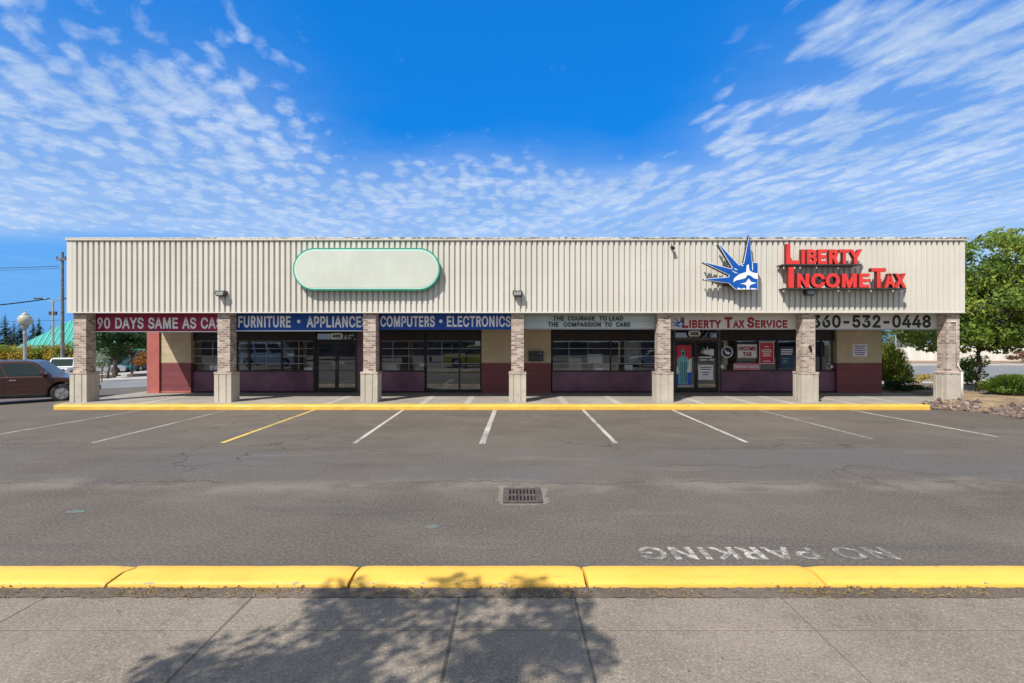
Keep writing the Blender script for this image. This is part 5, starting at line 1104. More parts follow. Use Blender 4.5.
def rocks():
    rnd = random.Random(5); mb = MB(); path = [Vector((x, y, 0)) for x, y in BED[:8]]
    for i in range(len(path)-1):
        a, b = path[i], path[i+1]; L = (b-a).length; nn = int(L/0.0075)
        if i == 6: nn = 60
        d = (b-a).normalized(); nrm = Vector((-d.y, d.x, 0))
        for k in range(nn):
            p = a.lerp(b, (k+rnd.random())/nn if i < 6 else 0.25*(k+rnd.random())/nn) ; u = rnd.uniform(-0.04, 1.0)*(1 if i < 3 else 0.9); p = p + nrm*u; s = rnd.uniform(0.03, 0.085); z = 0.01+0.24*max(0, min(1, u)) + rnd.uniform(-0.01, 0.03)
            if p.y > 17.72 and p.x < 15.7: continue
            bm = bmesh.new(); bmesh.ops.create_icosphere(bm, subdivisions=1, radius=1)
            sc = Vector((rnd.uniform(.8, 1.5), rnd.uniform(.8, 1.3), rnd.uniform(.5, .9)))*s; rot = Matrix.Rotation(rnd.uniform(0, 6.28), 3, Vector((rnd.uniform(-1, 1), rnd.uniform(-1, 1), 1)).normalized())
            vs = []
            for v in bm.verts:
                q = v.co*rnd.uniform(0.8, 1.15); vs.append(p+Vector((0, 0, z))+rot@Vector((q.x*sc.x, q.y*sc.y, q.z*sc.z)))
            bm.verts.index_update(); mb.add(vs, [[v.index for v in f.verts] for f in bm.faces]); bm.free()
    return mb.build('rock_edging', 'rock')
tag(rocks(), 'brown rubble rocks edging the raised planting bed', 'rocks', kind='stuff')

tree('street_tree', 'leafy green tree standing beside the last brick column', (17.9, 20.4, 0.22), 2.1, (1.6, 0.3, 3.95), (3.1, 2.9, 2.65), 130, 19000, 0.10, 'leaf', 11, 0.085, 0.19, lean=(0.25, 0.1), m2='leaflight', low=-0.85, extra=((-2.5, -0.2, 2.35, 0.75, 420), (-2.1, 0.8, 2.9, 0.9, 420), (-1.5, 0.3, 2.0, 0.8, 420), (-2.9, 0.4, 2.9, 0.6, 250), (0.8, -0.6, 2.25, 0.9, 420), (2.0, -0.4, 2.15, 0.9, 420), (-0.7, -0.7, 2.25, 0.8, 380), (1.4, 0.5, 1.95, 0.8, 380), (2.9, -0.2, 2.3, 0.9, 380)))
shrub('shrub', 'low spreading green shrub at the foot of the tree', (18.15, 19.2, 0.22), (0.95, 0.7, 0.36), 2200, 0.055, 'leaf', 21, 'shrubs at the right end of the shops', spiky=True)
shrub('shrub', 'tall arching light green shrub behind the wall end', (15.95, 22.5, 0.15), (0.85, 0.7, 0.95), 2600, 0.06, 'leaflight', 22, 'shrubs at the right end of the shops', spiky=True)
shrub('shrub', 'low dark green shrub at the walkway end in front of the light shrub', (15.75, 21.35, 0.15), (0.85, 0.35, 0.24), 1600, 0.05, 'leafdark', 23, 'shrubs at the right end of the shops')
shrub('shrub', 'rounded green shrub between the last column and tree trunk', (20.3, 23.6, 0.2), (0.7, 0.6, 0.75), 1800, 0.06, 'leaf', 24, 'shrubs at the right end of the shops')
shrub('shrub', 'small yellow leaved shrub by the drive, seen past the last column', (21.1, 27.5, 0.02), (1.3, 0.6, 0.25), 900, 0.06, 'leafyellow', 25, 'shrubs at the right end of the shops')

# right hand setting: drive, road, far kerb
struct(MB().add([(15.7, 24, 0.006), (120, 24, 0.006), (120, 30.5, 0.006), (15.7, 30.5, 0.006)], [(0,1,2,3)]).build('driveway', 'drive'))
struct(MB().add([(13, 31, 0.008), (300, 31, 0.008), (300, 47, 0.008), (13, 47, 0.008)], [(0,1,2,3)]).build('road', 'street'))
struct(MB().box(13, 300, 47, 49, -0.05, 0.13).build('pavement', 'drive'))
struct(MB().add([(13, 49, 0.02), (300, 49, 0.02), (300, 140, 0.02), (13, 140, 0.02)], [(0,1,2,3)]).build('verge', 'mulch'))
w = thing('boundary_wall', 'long low white wall across the road', 'wall', (50, 60, 0))
mb = MB()
for i in range(13): mb.box(40+i*2.5, 42.48+i*2.5, 60, 60.15, 0, 1.5)
mb.build('panel', 'bannerwhite', w)
mb = MB()
for i in range(14): mb.box(39.88+i*2.5, 40.1+i*2.5, 59.93, 60.22, 0, 1.6)
mb.build('post', 'white', w)
hs = thing('roadside_sign', 'small red board sign by the white wall', 'sign', (41.8, 59, 0))
MB().tube([(41.8, 59, 0), (41.8, 59, 1.1)], 0.04, 8).build('post', 'galv', hs)
MB().box(41.45, 42.25, 58.9, 58.95, 1.05, 1.6).build('board', 'postred', hs)
for i, x in enumerate((52.5, 55.0, 57.6)):
    shrub('hedge_bush', 'low red brown hedge bush across the road, ' + ('nearest the white wall' if i == 0 else 'middle of three' if i == 1 else 'at the frame edge'), (x, 54.5, 0.1), (1.5, 0.7, 0.6), 900, 0.11, 'leafbrown', 40+i, 'red brown hedge bushes', cat='hedge')
hb = thing('white_house', 'white low house with grey roof beyond the road', 'house', (83, 84, 0))
MB().box(74, 92, 80, 88, 0, 2.6).build('wall', 'white', hb); MB().prism_xz([(73.5, 2.6), (92.5, 2.6), (89, 4.1), (77, 4.1)], 79.5, 88.5).build('roof', 'roofing', hb)
mb = MB()
for x in (76, 80, 85): mb.box(x, x+1.4, 79.96, 79.995, 0.9, 2.0)
mb.build('window', 'carglass', hb)
pl = thing('lamp_pole', 'thin pale pole standing beyond the white wall', 'pole', (56.5, 78, 0))
MB().tube([(56.5, 78, 0), (56.5, 78, 6.5)], [0.11, 0.07], 8).build('shaft', 'galv', pl); MB().box(56.1, 57.0, 77.9, 78.1, 6.45, 6.6).build('lamp_head', 'galv', pl)
FT = 'far trees across the road'
for i, (x, y, h, r, mm, lab) in enumerate(((60, 95, 6.6, 2.9, 'leaflight', 'light green far tree left of the thin pale pole'), (66, 100, 6.8, 3.3, 'leafdark', 'dark far tree beyond the thin pale pole'), (72, 98, 6.2, 3.1, 'leafpale', 'pale grey green far tree beside the last column'),
     (78, 105, 6.0, 3.2, 'leaf', 'broad green far tree behind the last column'), (86, 104, 5.0, 3.2, 'leafdark', 'dark far tree seen under the street tree, left'), (94, 106, 5.0, 3.0, 'leaf', 'far green tree seen under the street tree, middle'), (103, 108, 5.5, 3.4, 'leafdark', 'dark far tree seen under the street tree, right'))):
    tree('deciduous_tree', lab, (x, y, 0), h*0.4, (0, 0, h*0.6), (r, r, h*0.42), 16, 1300, 0.30, mm, 60+i, 0.15, 0.42, FT)

# ------------------------------------------------------------------ vehicles
def vehicle(name, label, cat, style, paint, loc, rot, group=None):
    P = dict(suv=dict(L=4.95, W=0.93, belt=1.03, roof=1.62, hood=1.00, nose=0.86, cab=[1.42, 0.80, -1.95, -2.36], wins=[(0, 0.33), (0.36, 0.66), (0.69, 1.0)], ax=(1.68, -1.30), r=0.355),
             sedan=dict(L=4.6, W=0.89, belt=0.92, roof=1.44, hood=0.92, nose=0.72, cab=[0.95, 0.25, -1.05, -1.75], wins=[(0, 0.47), (0.51, 1.0)], ax=(1.40, -1.35), r=0.32),
             pickup=dict(L=5.6, W=0.97, belt=1.12, roof=1.84, hood=1.10, nose=0.98, cab=[1.15, 0.55, -0.75, -0.95], wins=[(0, 0.52), (0.56, 1.0)], ax=(1.80, -1.65), r=0.39),
             van=dict(L=5.2, W=0.98, belt=1.20, roof=2.10, hood=1.12, nose=0.95, cab=[1.75, 0.95, -2.45, -2.55], wins=[(0, 0.28), (0.32, 0.62), (0.66, 0.97)], ax=(1.65, -1.55), r=0.35))[style]
    L, W, belt, roof, hood, nose, r = P['L'], P['W'], P['belt'], P['roof'], P['hood'], P['nose'], P['r']; h = L/2
    t = thing(name, label, cat, (0, 0, 0), group)
    pts = [(h-0.06, 0.26), (h, 0.45), (h-0.02, nose-0.12), (h-0.10, nose), (h-0.5, nose+(hood-nose)*0.6), (P['cab'][0], hood), (P['cab'][0]-0.3, belt), (-h+0.06, belt), (-h+0.01, belt-0.1), (-h, 0.5), (-h+0.05, 0.28)]
    for ax in (P['ax'][1], P['ax'][0]):
        R_ = r+0.07
        for k in range(11): a = math.pi*(1-k/10); pts.append((ax+R_*math.cos(a), max(0.25, r+R_*math.sin(a)*1.0) if 0 < k < 10 else 0.25))
    body = MB().prism_xz(pts, -W, W).build('body', paint, t, bevel=0.05, seg=3)
    MB().box(P['ax'][1]-0.5, P['ax'][0]+0.5, -W+0.2, W-0.2, 0.2, 0.6).build('underbody', 'black', t)
    a0, a1, b1, b0 = P['cab']; wt = W-0.17; zt = roof
    def wz(z): return W-0.035-(W-0.035-wt)*max(0, (z-belt))/(roof-belt)
    def slab(x0, x1, x2, x3, z0, z1, e=0.0):   # cabin outline: base front, top front, top rear, base rear
        return [(x0, z0), (x1, z1), (x2, z1), (x3, z0)]
    vs = []
    zb = belt-0.05
    for sgn in (-1, 1):
        for x, z in ((a0, zb), (a1, zt-0.05), (a1-0.25, zt), (b1+0.2, zt), (b1, zt-0.05), (b0, zb)): vs.append((x, sgn*(wz(z)), z))
    cab = MB().add(vs, [(0,1,2,3,4,5), (11,10,9,8,7,6)] + [(i, i+6, (i+1)%6+6, (i+1)%6) for i in range(6)]).build('cabin', paint, t, bevel=0.05, seg=3)
    zl, zh = belt+0.03, roof-0.12
    def fx(z): return a0+(a1-a0)*(z-zb)/(zt-0.05-zb)
    def rx(z): return b0+(b1-b0)*(z-zb)/(zt-0.05-zb)
    for s in (-1, 1):
        for u, v in P['wins']:
            q = []
            for z, k in ((zl, u), (zl, v), (zh, v), (zh, u)):
                f_, r_ = fx(z)-0.14, rx(z)+0.12; q.append((f_+(r_-f_)*k, s*(wz(z)+0.006), z))
            MB().add(q, [(0,1,2,3)]).build('side_window', 'carglass', t)
        MB().box(P['cab'][0]-0.35, P['cab'][0]-0.18, s*(W-0.02) if s > 0 else -(W+0.2), (W+0.2) if s > 0 else -(W-0.02), belt+0.02, belt+0.17).build('mirror', paint, t, bevel=0.03)
        MB().box(h-0.18, h-0.005, s*(W-0.38) if s > 0 else -W+0.04, W-0.04 if s > 0 else -(W-0.38), nose-0.22, nose-0.06).build('headlight', 'lamp', t, bevel=0.02)
        MB().box(-h-0.01, -h+0.12, s*(W-0.22) if s > 0 else -W+0.02, W-0.02 if s > 0 else -(W-0.22), belt-0.38, belt-0.08).build('tail_light', 'tail', t, bevel=0.02)
        for hx in ((a1-0.55), (a1-1.45)):
            MB().box(hx-0.1, hx+0.1, s*(W+0.0) if s > 0 else -(W+0.025), W+0.025 if s > 0 else -W, belt-0.16, belt-0.12).build('door_handle', 'rim' if style == 'suv' else paint, t)
    for nm, e0, e1 in (('windscreen', fx, 1), ('rear_window', rx, -1)):
        q = [(e0(z)+e1*0.012, s*(wz(z)-0.10), z+0.0) for z, s in ((zl, -1), (zl, 1), (zh+0.02, 1), (zh+0.02, -1))]
        MB().add(q, [(0,1,2,3)]).build(nm, 'carglass', t)
    if style == 'suv':
        mb = MB()
        for sgn in (-1, 1):
            ya, yb_ = sorted((sgn*(W-0.01), sgn*(W+0.003)))
            for sx_ in (0.98, -0.02, -0.98): mb.box(sx_-0.006, sx_+0.006, ya, yb_, 0.36, belt-0.05)
            mb.box(-h+0.3, h-0.75, ya, yb_, 0.635, 0.65)
        mb.build('door_seam', 'black', t)
        for sgn in (-1, 1):
            ya, yb_ = sorted((sgn*(W-0.02), sgn*(W+0.018))); MB().box(P['ax'][1]+0.46, P['ax'][0]-0.46, ya, yb_, 0.26, 0.36).build('side_trim', 'black', t, bevel=0.01)
    MB().box(h-0.02, h+0.03, -W+0.05, W-0.05, 0.34, 0.52).build('bumper', 'darkgrey', t, bevel=0.02)
    MB().box(h-0.02, h+0.012, -W+0.4, W-0.4, nose-0.24, nose-0.08).build('grille', 'darkgrey', t)
    if style == 'pickup': MB().box(-h+0.14, P['cab'][3]-0.1, -W+0.12, W-0.12, belt-0.01, belt+0.006).build('load_bed_shade', 'black', t)  # dark plate stands in for the shaded recess of the open bed
    for ax in P['ax']:
        for s in (-1, 1):
            mb = MB(); n = 22; pr = [(r*0.62, 0.10), (r*0.93, 0.11), (r, 0.07), (r, -0.07), (r*0.93, -0.11), (r*0.62, -0.10)]
            yc = s*(W-0.10)
            vs = [(ax+q*math.cos(2*math.pi*k/n), yc+w_, r+q*math.sin(2*math.pi*k/n)) for q, w_ in pr for k in range(n)]
            mb.add(vs, [(i*n+k, i*n+(k+1)%n, (i+1)*n+(k+1)%n, (i+1)*n+k) for i in range(5) for k in range(n)])
            wh = mb.build('wheel', 'tyre', t, smooth=True)
            mr = MB().tube([(ax, yc+s*0.085, r), (ax, yc-s*0.05, r)], r*0.63, 20)
            for k in range(5):
                a = 2*math.pi*k/5; ca, sa = math.cos(a), math.sin(a); p = [(ax+ca*r*.12-sa*.03, r+sa*r*.12+ca*.03), (ax+ca*r*.6-sa*.045, r+sa*r*.6+ca*.045), (ax+ca*r*.6+sa*.045, r+sa*r*.6-ca*.045), (ax+ca*r*.12+sa*.03, r+sa*r*.12-ca*.03)]
                mr.prism_xz(p, yc+s*0.087, yc+s*0.105)
            mr.build('rim', 'rim', wh)
    t.location = loc; t.rotation_euler = (0, 0, rot)
    return t
gx_ = gz(-17.1, 20.3)
vehicle('parked_car', 'dark brown crew vehicle parked beside the left brick column', 'car', 'suv', 'brown', (-19.16, 20.42, gz(-18.6, 21.2)), R(25))
bpy.context.view_layer.update()
vehicle('parked_truck', 'white pickup truck behind the yellow hedge row at left', 'truck', 'pickup', 'carwhite', (-38.4, 45.6, gz(-38.4, 45.6)), R(-68))
PC = 'cars parked in the lot beyond the left trees'
for i, (px, d, st, pt, rt, lab) in enumerate(((112, 60, 'sedan', 'cargreen', 20, 'teal green car parked beyond the tree trunks'), (124, 62, 'suv', 'carblue', 80, 'dark blue car in the far lot, left of the black one'),
        (133, 62, 'sedan', 'carblack', 80, 'black car parked in the far lot between blue cars'), (142, 63, 'suv', 'carblue', 85, 'dark blue car in the far lot nearest the pilaster'), (101, 58, 'sedan', 'silver', 30, 'silver car in the far lot seen beside the column'))):
    x = X(px, d); vehicle('parked_car', lab, 'car', st, pt, (x, d, gz(x, d)), R(rt), PC)
vehicle('parked_car', 'grey car across the road at the right edge', 'car', 'sedan', 'silver', (47.6, 46.0, 0.01), R(180))
# vehicles on the street behind the viewpoint, seen mirrored in the shop glass
vehicle('parked_truck', 'yellow green pickup mirrored in the full height glazing', 'truck', 'pickup', 'limegold', (-3.0, -3.2, 0), 0)
vehicle('parked_van', 'white van mirrored in the window left of the double door', 'van', 'van', 'carwhite', (-21.2, -4.2, 0), 0)
vehicle('parked_car', 'silver car mirrored in the window under the letter board', 'car', 'sedan', 'silver', (12.2, -3.6, 0), R(180))

# ------------------------------------------------------------------ left background
def lamp_globe():
    d = 32; x = X(25, d); z0 = gz(x, d)
    t = thing('street_lamp', 'slim grey post lamp with a round globe behind the brown car', 'street lamp', (x, d, z0)); zc = Z(320, d)
    MB().lathe([(0.2, 0), (0.2, 0.5), (0.13, 0.65), (0.12, 1.2), (0.09, 1.3), (0.08, zc-z0-0.9), (0.12, zc-z0-0.8), (0.075, zc-z0-0.7), (0.075, zc-z0-0.52)], (x, d, z0), 14).build('post', 'galv', t, smooth=True)
    MB().lathe([(0.13, -0.37), (0.20, -0.335), (0.28, -0.26), (0.345, -0.14), (0.365, 0.0), (0.345, 0.13), (0.28, 0.245), (0.17, 0.325)], (x, d, zc), 20).build('globe', 'globe', t, smooth=True)
    MB().lathe([(0.19, 0.30), (0.21, 0.33), (0.12, 0.40), (0.05, 0.43), (0.035, 0.50), (0.06, 0.53), (0.001, 0.58)], (x, d, zc), 14).build('cap', 'galv', t, smooth=True)
    MB().lathe([(0.09, -0.55), (0.20, -0.50), (0.16, -0.44), (0.22, -0.40), (0.20, -0.36)], (x, d, zc), 14).build('collar', 'galv', t, smooth=True)
lamp_globe()
d = 64; x = X(53, d); z0 = gz(x, d); zt = Z(300, d)
t = thing('street_light', 'grey steel double arm street light behind the yellow hedge', 'street light', (x, d, z0))
MB().tube([(x, d, z0), (x, d, zt)], [0.18, 0.11], 8).build('pole', 'galv', t)
for s in (-1, 1):
    MB().tube([(x, d, zt-0.4), (x+s*0.6, d, zt+0.1), (x+s*1.3, d, zt+0.18)], 0.06, 6).build('arm', 'galv', t)
    MB().box(min(x+s*1.2, x+s*2.2), max(x+s*1.2, x+s*2.2), d-0.18, d+0.18, zt+0.1, zt+0.26).build('lamp_head', 'darkgrey', t, bevel=0.04)
MB().box(x-0.45, x+0.45, d-0.1, d+0.1, Z(315, d), Z(311.5, d)).build('signal_box', 'darkgrey', t)
d = 46; x = X(62.5, d); z0 = gz(x, d); zt = Z(252, d)
t = thing('utility_pole', 'tall dark wooden utility pole beside the left fascia end', 'utility pole', (x, d, z0))
MB().tube([(x, d, z0), (x, d, zt)], [0.16, 0.10], 10).build('shaft', 'pole', t)
MB().box(x-0.42, x+0.42, d-0.2, d-0.08, Z(260.5, d), Z(258.5, d)).build('crossarm', 'pole', t)
mb = MB()
for q in (-0.36, 0.36): mb.lathe([(0.05, 0), (0.07, 0.06), (0.04, 0.12), (0.05, 0.17), (0.001, 0.2)], (x+q, d-0.14, Z(258.5, d)), 8)
mb.build('insulator', 'darkgrey', t)
def wire(label, a, b, sag, r=0.025):
    a, b = Vector(a), Vector(b); pts = [a.lerp(b, i/16)-Vector((0, 0, sag*4*(i/16)*(1-i/16))) for i in range(17)]
    tag(MB().tube(pts, r, 5).build('utility_wire', 'black'), label, 'wire', 'overhead wires at left', 'thing')
wire('topmost thin wire running left from the utility pole', (x-0.3, d, Z(266, d)), (X(-90, 50), 50, Z(266, 50)), 0.2)
wire('thin wire just below the topmost one at left', (x, d, Z(268, d)), (X(-90, 52), 52, Z(268.5, 52)), 0.2, 0.015)
wire('thick cable sloping down left past the street light arms', (X(50, d), d, Z(298.5, d)), (X(-70, 40), 40, Z(311, 40)), 0.1, 0.05)
wire('low wire left of the utility pole above the teal roof', (x, d, Z(320, d)), (X(-60, 60), 60, Z(321, 60)), 0.1, 0.018)
# teal roofed building, turned on its plot
t = thing('teal_roof_building', 'low building with a teal standing seam metal roof', 'building', (-56.2, 77, -1.75))
bx, by, bz = -56.2, 77, -1.75
MB().box(bx-10, bx+10, by-5, by+5, bz, bz+2.9).build('wall', 'cream', t)
e, rz, ez = 0.9, bz+6.85, bz+2.75
vs = [(bx-10-e, by-5-e, ez), (bx+10+e, by-5-e, ez), (bx+10+e, by+5+e, ez), (bx-10-e, by+5+e, ez), (bx-6.5, by, rz), (bx+6.5, by, rz)]
rf = MB().add(vs, [(0,1,5,4), (1,2,5), (2,3,4,5), (3,0,4), (3,2,1,0)]).build('roof', 'tealroof', t)
mb = MB()
for i in range(40):
    xx = bx-10.6+i*0.545; f = 1.0
    if xx < bx-6.5: f = (xx-(bx-10-e))/(4.4)
    if xx > bx+6.5: f = ((bx+10+e)-xx)/(4.4)
    f = max(0.02, min(1, f)); p0 = Vector((xx, by-5-e, ez)); p1 = Vector((xx, by-5-e+(5+e)*f, ez+(rz-ez)*f))
    mb.tube([p0+Vector((0, -0.02, .03)), p1+Vector((0, -0.02, .03))], 0.055, 4)
mb.build('seam', basic('pale_teal_seam', (0.32, 0.62, 0.58), 0.4, 0.05), rf)
mb = MB()
for i in range(5): mb.box(bx-8+i*3.6, bx-6+i*3.6, by-5.06, by-5.01, bz+0.8, bz+2.2)
mb.build('window', 'carglass', t)
t.rotation_euler = (0, 0, R(24))

HG = 'yellowing hedge shrubs at left'
HL = ['yellow hedge shrub at the left frame edge', 'yellow hedge shrub just left of the globe lamp post', 'yellow hedge shrub just right of the globe lamp post', 'yellow green hedge shrub before the street light pole', 'green tinged hedge shrub beside the utility pole', 'hedge shrub half hidden by the left column']
for i, px in enumerate((2, 16, 31, 45, 58, 71)):
    d = 50+0.6*(i % 2); x = X(px, d); z0 = gz(x, d)
    tree('hedge_shrub', HL[i], (x, d, z0), 1.1, (0, 0, 1.75), (1.1, 0.9, 1.4), 22, 2600, 0.12, 'leafyellow' if i < 4 else 'leaf', 80+i, 0.07, 0.5, HG, m2='leaflight' if i < 4 else 'leafyellow', cat='shrub')
x = X(63, 30); shrub('shrub', 'low bright yellow green shrub behind the brown car hood', (x, 30, gz(x, 30)), (0.75, 0.6, 0.42), 900, 0.07, 'leafyellow', 95)
tree('street_tree', 'dark green round tree with a leaning pale trunk left in the opening', (X(107, 42), 42, gz(X(107, 42), 42)), 1.6, (0.2, 0.5, 3.1), (1.75, 1.6, 1.55), 26, 3600, 0.15, 'leafdark', 101, 0.10, 0.36, 'trees seen through the left opening', lean=(0.35, 0))
tree('street_tree', 'tree with a thick dark trunk behind the leaning one', (X(115, 47), 47, gz(X(115, 47), 47)), 1.7, (0.3, 0.3, 3.4), (1.9, 1.8, 1.6), 22, 3000, 0.17, 'leafdark', 102, 0.24, 0.36, 'trees seen through the left opening')
tree('street_tree', 'bright green tree beside the pink red pilaster', (X(132, 50), 50, gz(X(132, 50), 50)), 1.7, (0.0, 0.3, 3.4), (1.7, 1.6, 1.6), 20, 2800, 0.17, 'leaflight', 103, 0.12, 0.36, 'trees seen through the left opening', m2='leaf')
tree('street_tree', 'thin pale sapling right of the left column', (X(102, 36), 36, gz(X(102, 36), 36)), 0.9, (0, 0, 1.5), (0.5, 0.5, 0.75), 10, 350, 0.09, 'leafpale', 104, 0.04, 0.45, 'trees seen through the left opening')
shrub('shrub', 'orange leaved shrub beside the pilaster', (X(143, 54), 54, gz(X(143, 54), 54)+0.6), (0.9, 0.8, 0.8), 800, 0.14, 'leaforange', 105)
# traffic islands in the far lot
for px0, px1, d, lab in ((90, 111, 43, 'narrow kerbed island under the leaning tree'), (95, 116, 46.6, 'kerbed island under the thick trunk tree'), (131, 162, 45, 'kerbed island before the bright green tree')):
    a, b = X(px0, d), X(px1, d); z = gz((a+b)/2, d)
    tag(MB().box(a, b, d-0.5, d+0.6, z-0.3, z+0.16).build('traffic_island', 'dirt', bevel=0.03), lab, 'traffic island', 'kerbed islands in the far lot', 'structure')
def sheet(name, m, x0, x1, y0, y1, dz, n=24):
    vs = []; fs = []
    for i in range(n+1):
        xx = x0+(x1-x0)*i/n; vs += [(xx, y0, gz(xx, y0)+dz), (xx, y1, gz(xx, y1)+dz)]
    fs = [(2*i, 2*i+2, 2*i+3, 2*i+1) for i in range(n)]
    return struct(MB().add(vs, fs).build(name, m))
sheet('street', 'street', -95.3, -15.3, 27.5, 37.6, 0.008)
sheet('dark_strip', 'dirt', -95.3, -15.3, 37.6, 38.3, 0.010)  # narrow dark strip between the street and the far lot
sheet('parking_area', 'drive', -95.3, -15.3, 38.3, 64, 0.008)

# conifers on the skyline
def conifer(label, x, y, h, seed):
    rnd = random.Random(seed); z0 = gz(x, y); t = thing('conifer_tree', label, 'tree', (x, y, z0), 'dark conifers on the skyline at left')
    MB().tube([(x, y, z0), (x, y, z0+h*0.97)], [h*0.022, 0.03], 7).build('trunk', 'bark', t)
    mb = MB(); n = int(h*3.2)
    for i in range(n):
        f = (i+0.5)/n; z = z0+h*(0.12+0.88*f); rr = h*0.20*(1-f)**0.8+0.12
        for k in range(9):
            a = rnd.uniform(0, 6.28); r_ = rr*rnd.uniform(0.55, 1.2); dr = r_*0.35
            for s in (0.35, 0.65, 1.0):
                p = Vector((x+math.cos(a)*r_*s, y+math.sin(a)*r_*s, z-dr*s)); w = r_*0.20
                sd = Vector((-math.sin(a), math.cos(a), 0))*w; u = Vector((math.cos(a), math.sin(a), -0.5))*r_*0.32
                mb.add([p-u, p+sd, p+u, p-sd], [(0,1,2,3)])
    mb.build('crown', 'needle', t)
for i, (px, top, d, lab) in enumerate(((-6, 318, 120, 'conifer cut by the left frame edge'), (5, 313, 118, 'tallest conifer near the left frame edge'), (14, 321, 124, 'conifer between the tallest one and the globe lamp'), (21, 316, 130, 'conifer just behind the globe lamp'),
        (33, 319, 135, 'conifer right of the globe lamp'), (39, 317, 128, 'conifer over the left end of the teal roof'), (52, 322, 140, 'short conifer over the teal roof by the street light'), (10, 326, 112, 'low conifer in front of the left cluster'))):
    x = X(px, d); conifer(lab, x, d, Z(top, d)-gz(x, d), 120+i)

# woods far off to both sides of the view
def woods():
    rnd = random.Random(77); mb = MB()
    for sgn in (-1, 1):
        for i in range(230):
            a = R(rnd.uniform(47.5 if sgn > 0 else 48.5, 88)); d = rnd.uniform(120, 190); x, y = sgn*d*math.sin(a), d*math.cos(a); z = gz(x, y); h = rnd.uniform(4, 8.5)
            leaves(mb, (x, y, z+h*0.45), (rnd.uniform(3, 5), rnd.uniform(3, 5), h*0.55), 34, 1.5, rnd=rnd, shell=0.2)
    return mb.build('far_woods', 'leafdark')
tag(woods(), 'dark far woods closing the view beyond both ends of the shops', 'woods', kind='stuff')

# shade tree beside the viewpoint: its shadow falls on the sidewalk
tree('shade_tree', 'sidewalk tree whose leafy shadow falls on the foreground pavement', (-3.74, -0.36, 0.0), 3.6, (0.0, 0.05, 5.4), (1.5, 1.6, 1.5), 44, 7600, 0.060, 'leaf', 208, 0.10, 0.17, extra=((-0.62, 0.65, 5.0, 0.5, 230), (-0.15, 0.9, 5.3, 0.5, 230), (-0.9, 0.4, 4.9, 0.35, 110), (0.5, 0.9, 5.4, 0.5, 200)))
# trees and a building over the street behind the viewpoint (mirrored in the shop glass)
for i, x in enumerate((-26, -17, -9, 2, 12, 22)):
    tree('street_tree', ['street tree mirrored far left in the shop glass', 'street tree mirrored in the window by the second column', 'street tree mirrored left of the double door', 'street tree mirrored in the middle glazing', 'street tree mirrored under the letter board', 'street tree mirrored in the poster window'][i],
         (x, -16-(i % 2)*2, 0), 2.2, (0, 0, 4.6), (2.4, 2.2, 2.3), 18, 1500, 0.22, 'leafdark' if i % 2 else 'leaf', 300+i, 0.16, 0.38, 'trees mirrored in the shop windows')
ob = thing('opposite_building', 'dark brick building across the street, mirrored in the shop windows', 'building', (0, -34, 0))
MB().box(-45, -6, -44, -34, 0, 2.5).box(4, 45, -44, -34, 0, 2.15).build('wall', basic('dark_brick_wall', (0.16, 0.12, 0.10), 0.9, 0.2, 1), ob)
mb = MB()
for i in range(14):
    if not -10 < -42+i*6.2 < 4: mb.box(-42+i*6.2, -38.5+i*6.2, -33.99, -33.93, 0.8, 1.9)
mb.build('window', 'carglass', ob)

# ------------------------------------------------------------------ sky
world = bpy.data.worlds.new('World'); scene.world = world; world.use_nodes = True
n = N(world.node_tree); bg = world.node_tree.nodes['Background']
elev = math.atan2(1.0, math.hypot(SUN.x, SUN.y)); az = math.atan2(-SUN.x, -SUN.y)
sky = n.new('ShaderNodeTexSky', sky_type='NISHITA'); sky.sun_disc = False; sky.sun_elevation = elev; sky.sun_rotation = az % (2*math.pi)
sky.air_density = 1.0; sky.dust_density = 0.3; sky.ozone_density = 2.2; sky.altitude = 20
hsv = n.new('ShaderNodeHueSaturation'); hsv.inputs['Saturation'].default_value = 1.35; hsv.inputs['Value'].default_value = 1.0; n.link(sky.outputs[0], hsv.inputs['Color'])
blue = n.mix(1.0, hsv.outputs[0], (0.12, 1.38, 1.95, 1), 'MULTIPLY')
tc = n.new('ShaderNodeTexCoord').outputs['Generated']; sp = n.new('ShaderNodeSeparateXYZ'); n.link(tc, sp.inputs[0])
zc = n.math('MAXIMUM', sp.outputs[2], 0.03)
px_ = n.math('DIVIDE', sp.outputs[0], zc); py_ = n.math('DIVIDE', sp.outputs[1], zc)
cb = n.new('ShaderNodeCombineXYZ'); n.put(cb.inputs[0], px_); n.put(cb.inputs[1], py_); pl = cb.outputs[0]
# coverage over the cloud deck: a clear hole ahead, thick bands left, right and low, unseen deck overhead and behind added to whiten ambient light
warp = n.math('MULTIPLY', n.math('SUBTRACT', n.noise(pl, 1.3, 5, 0.6), 0.5), 1.1)
hx = n.math('SUBTRACT', n.math('ABSOLUTE', px_), 0.88); hy = n.math('SUBTRACT', n.math('ABSOLUTE', n.math('SUBTRACT', py_, 1.75)), 1.0)
hole = n.math('ADD', n.math('MAXIMUM', hx, hy), warp)
cov = n.step(hole, -0.42, 0.62)
left_top = n.math('MULTIPLY', n.step(px_, -0.95, -0.6, 1, 0), n.math('MULTIPLY', n.step(py_, 1.75, 2.1, 1, 0), n.step(py_, 0.9, 1.2)))
cov = n.math('MULTIPLY', cov, n.math('SUBTRACT', 1.0, n.math('MULTIPLY', left_top, 0.30)))
far_left = n.math('MULTIPLY', n.step(px_, -3.6, -2.4, 1, 0), n.step(py_, 4.2, 5.6))
cov = n.math('MULTIPLY', cov, n.math('SUBTRACT', 1.0, n.math('MULTIPLY', far_left, 0.8)))
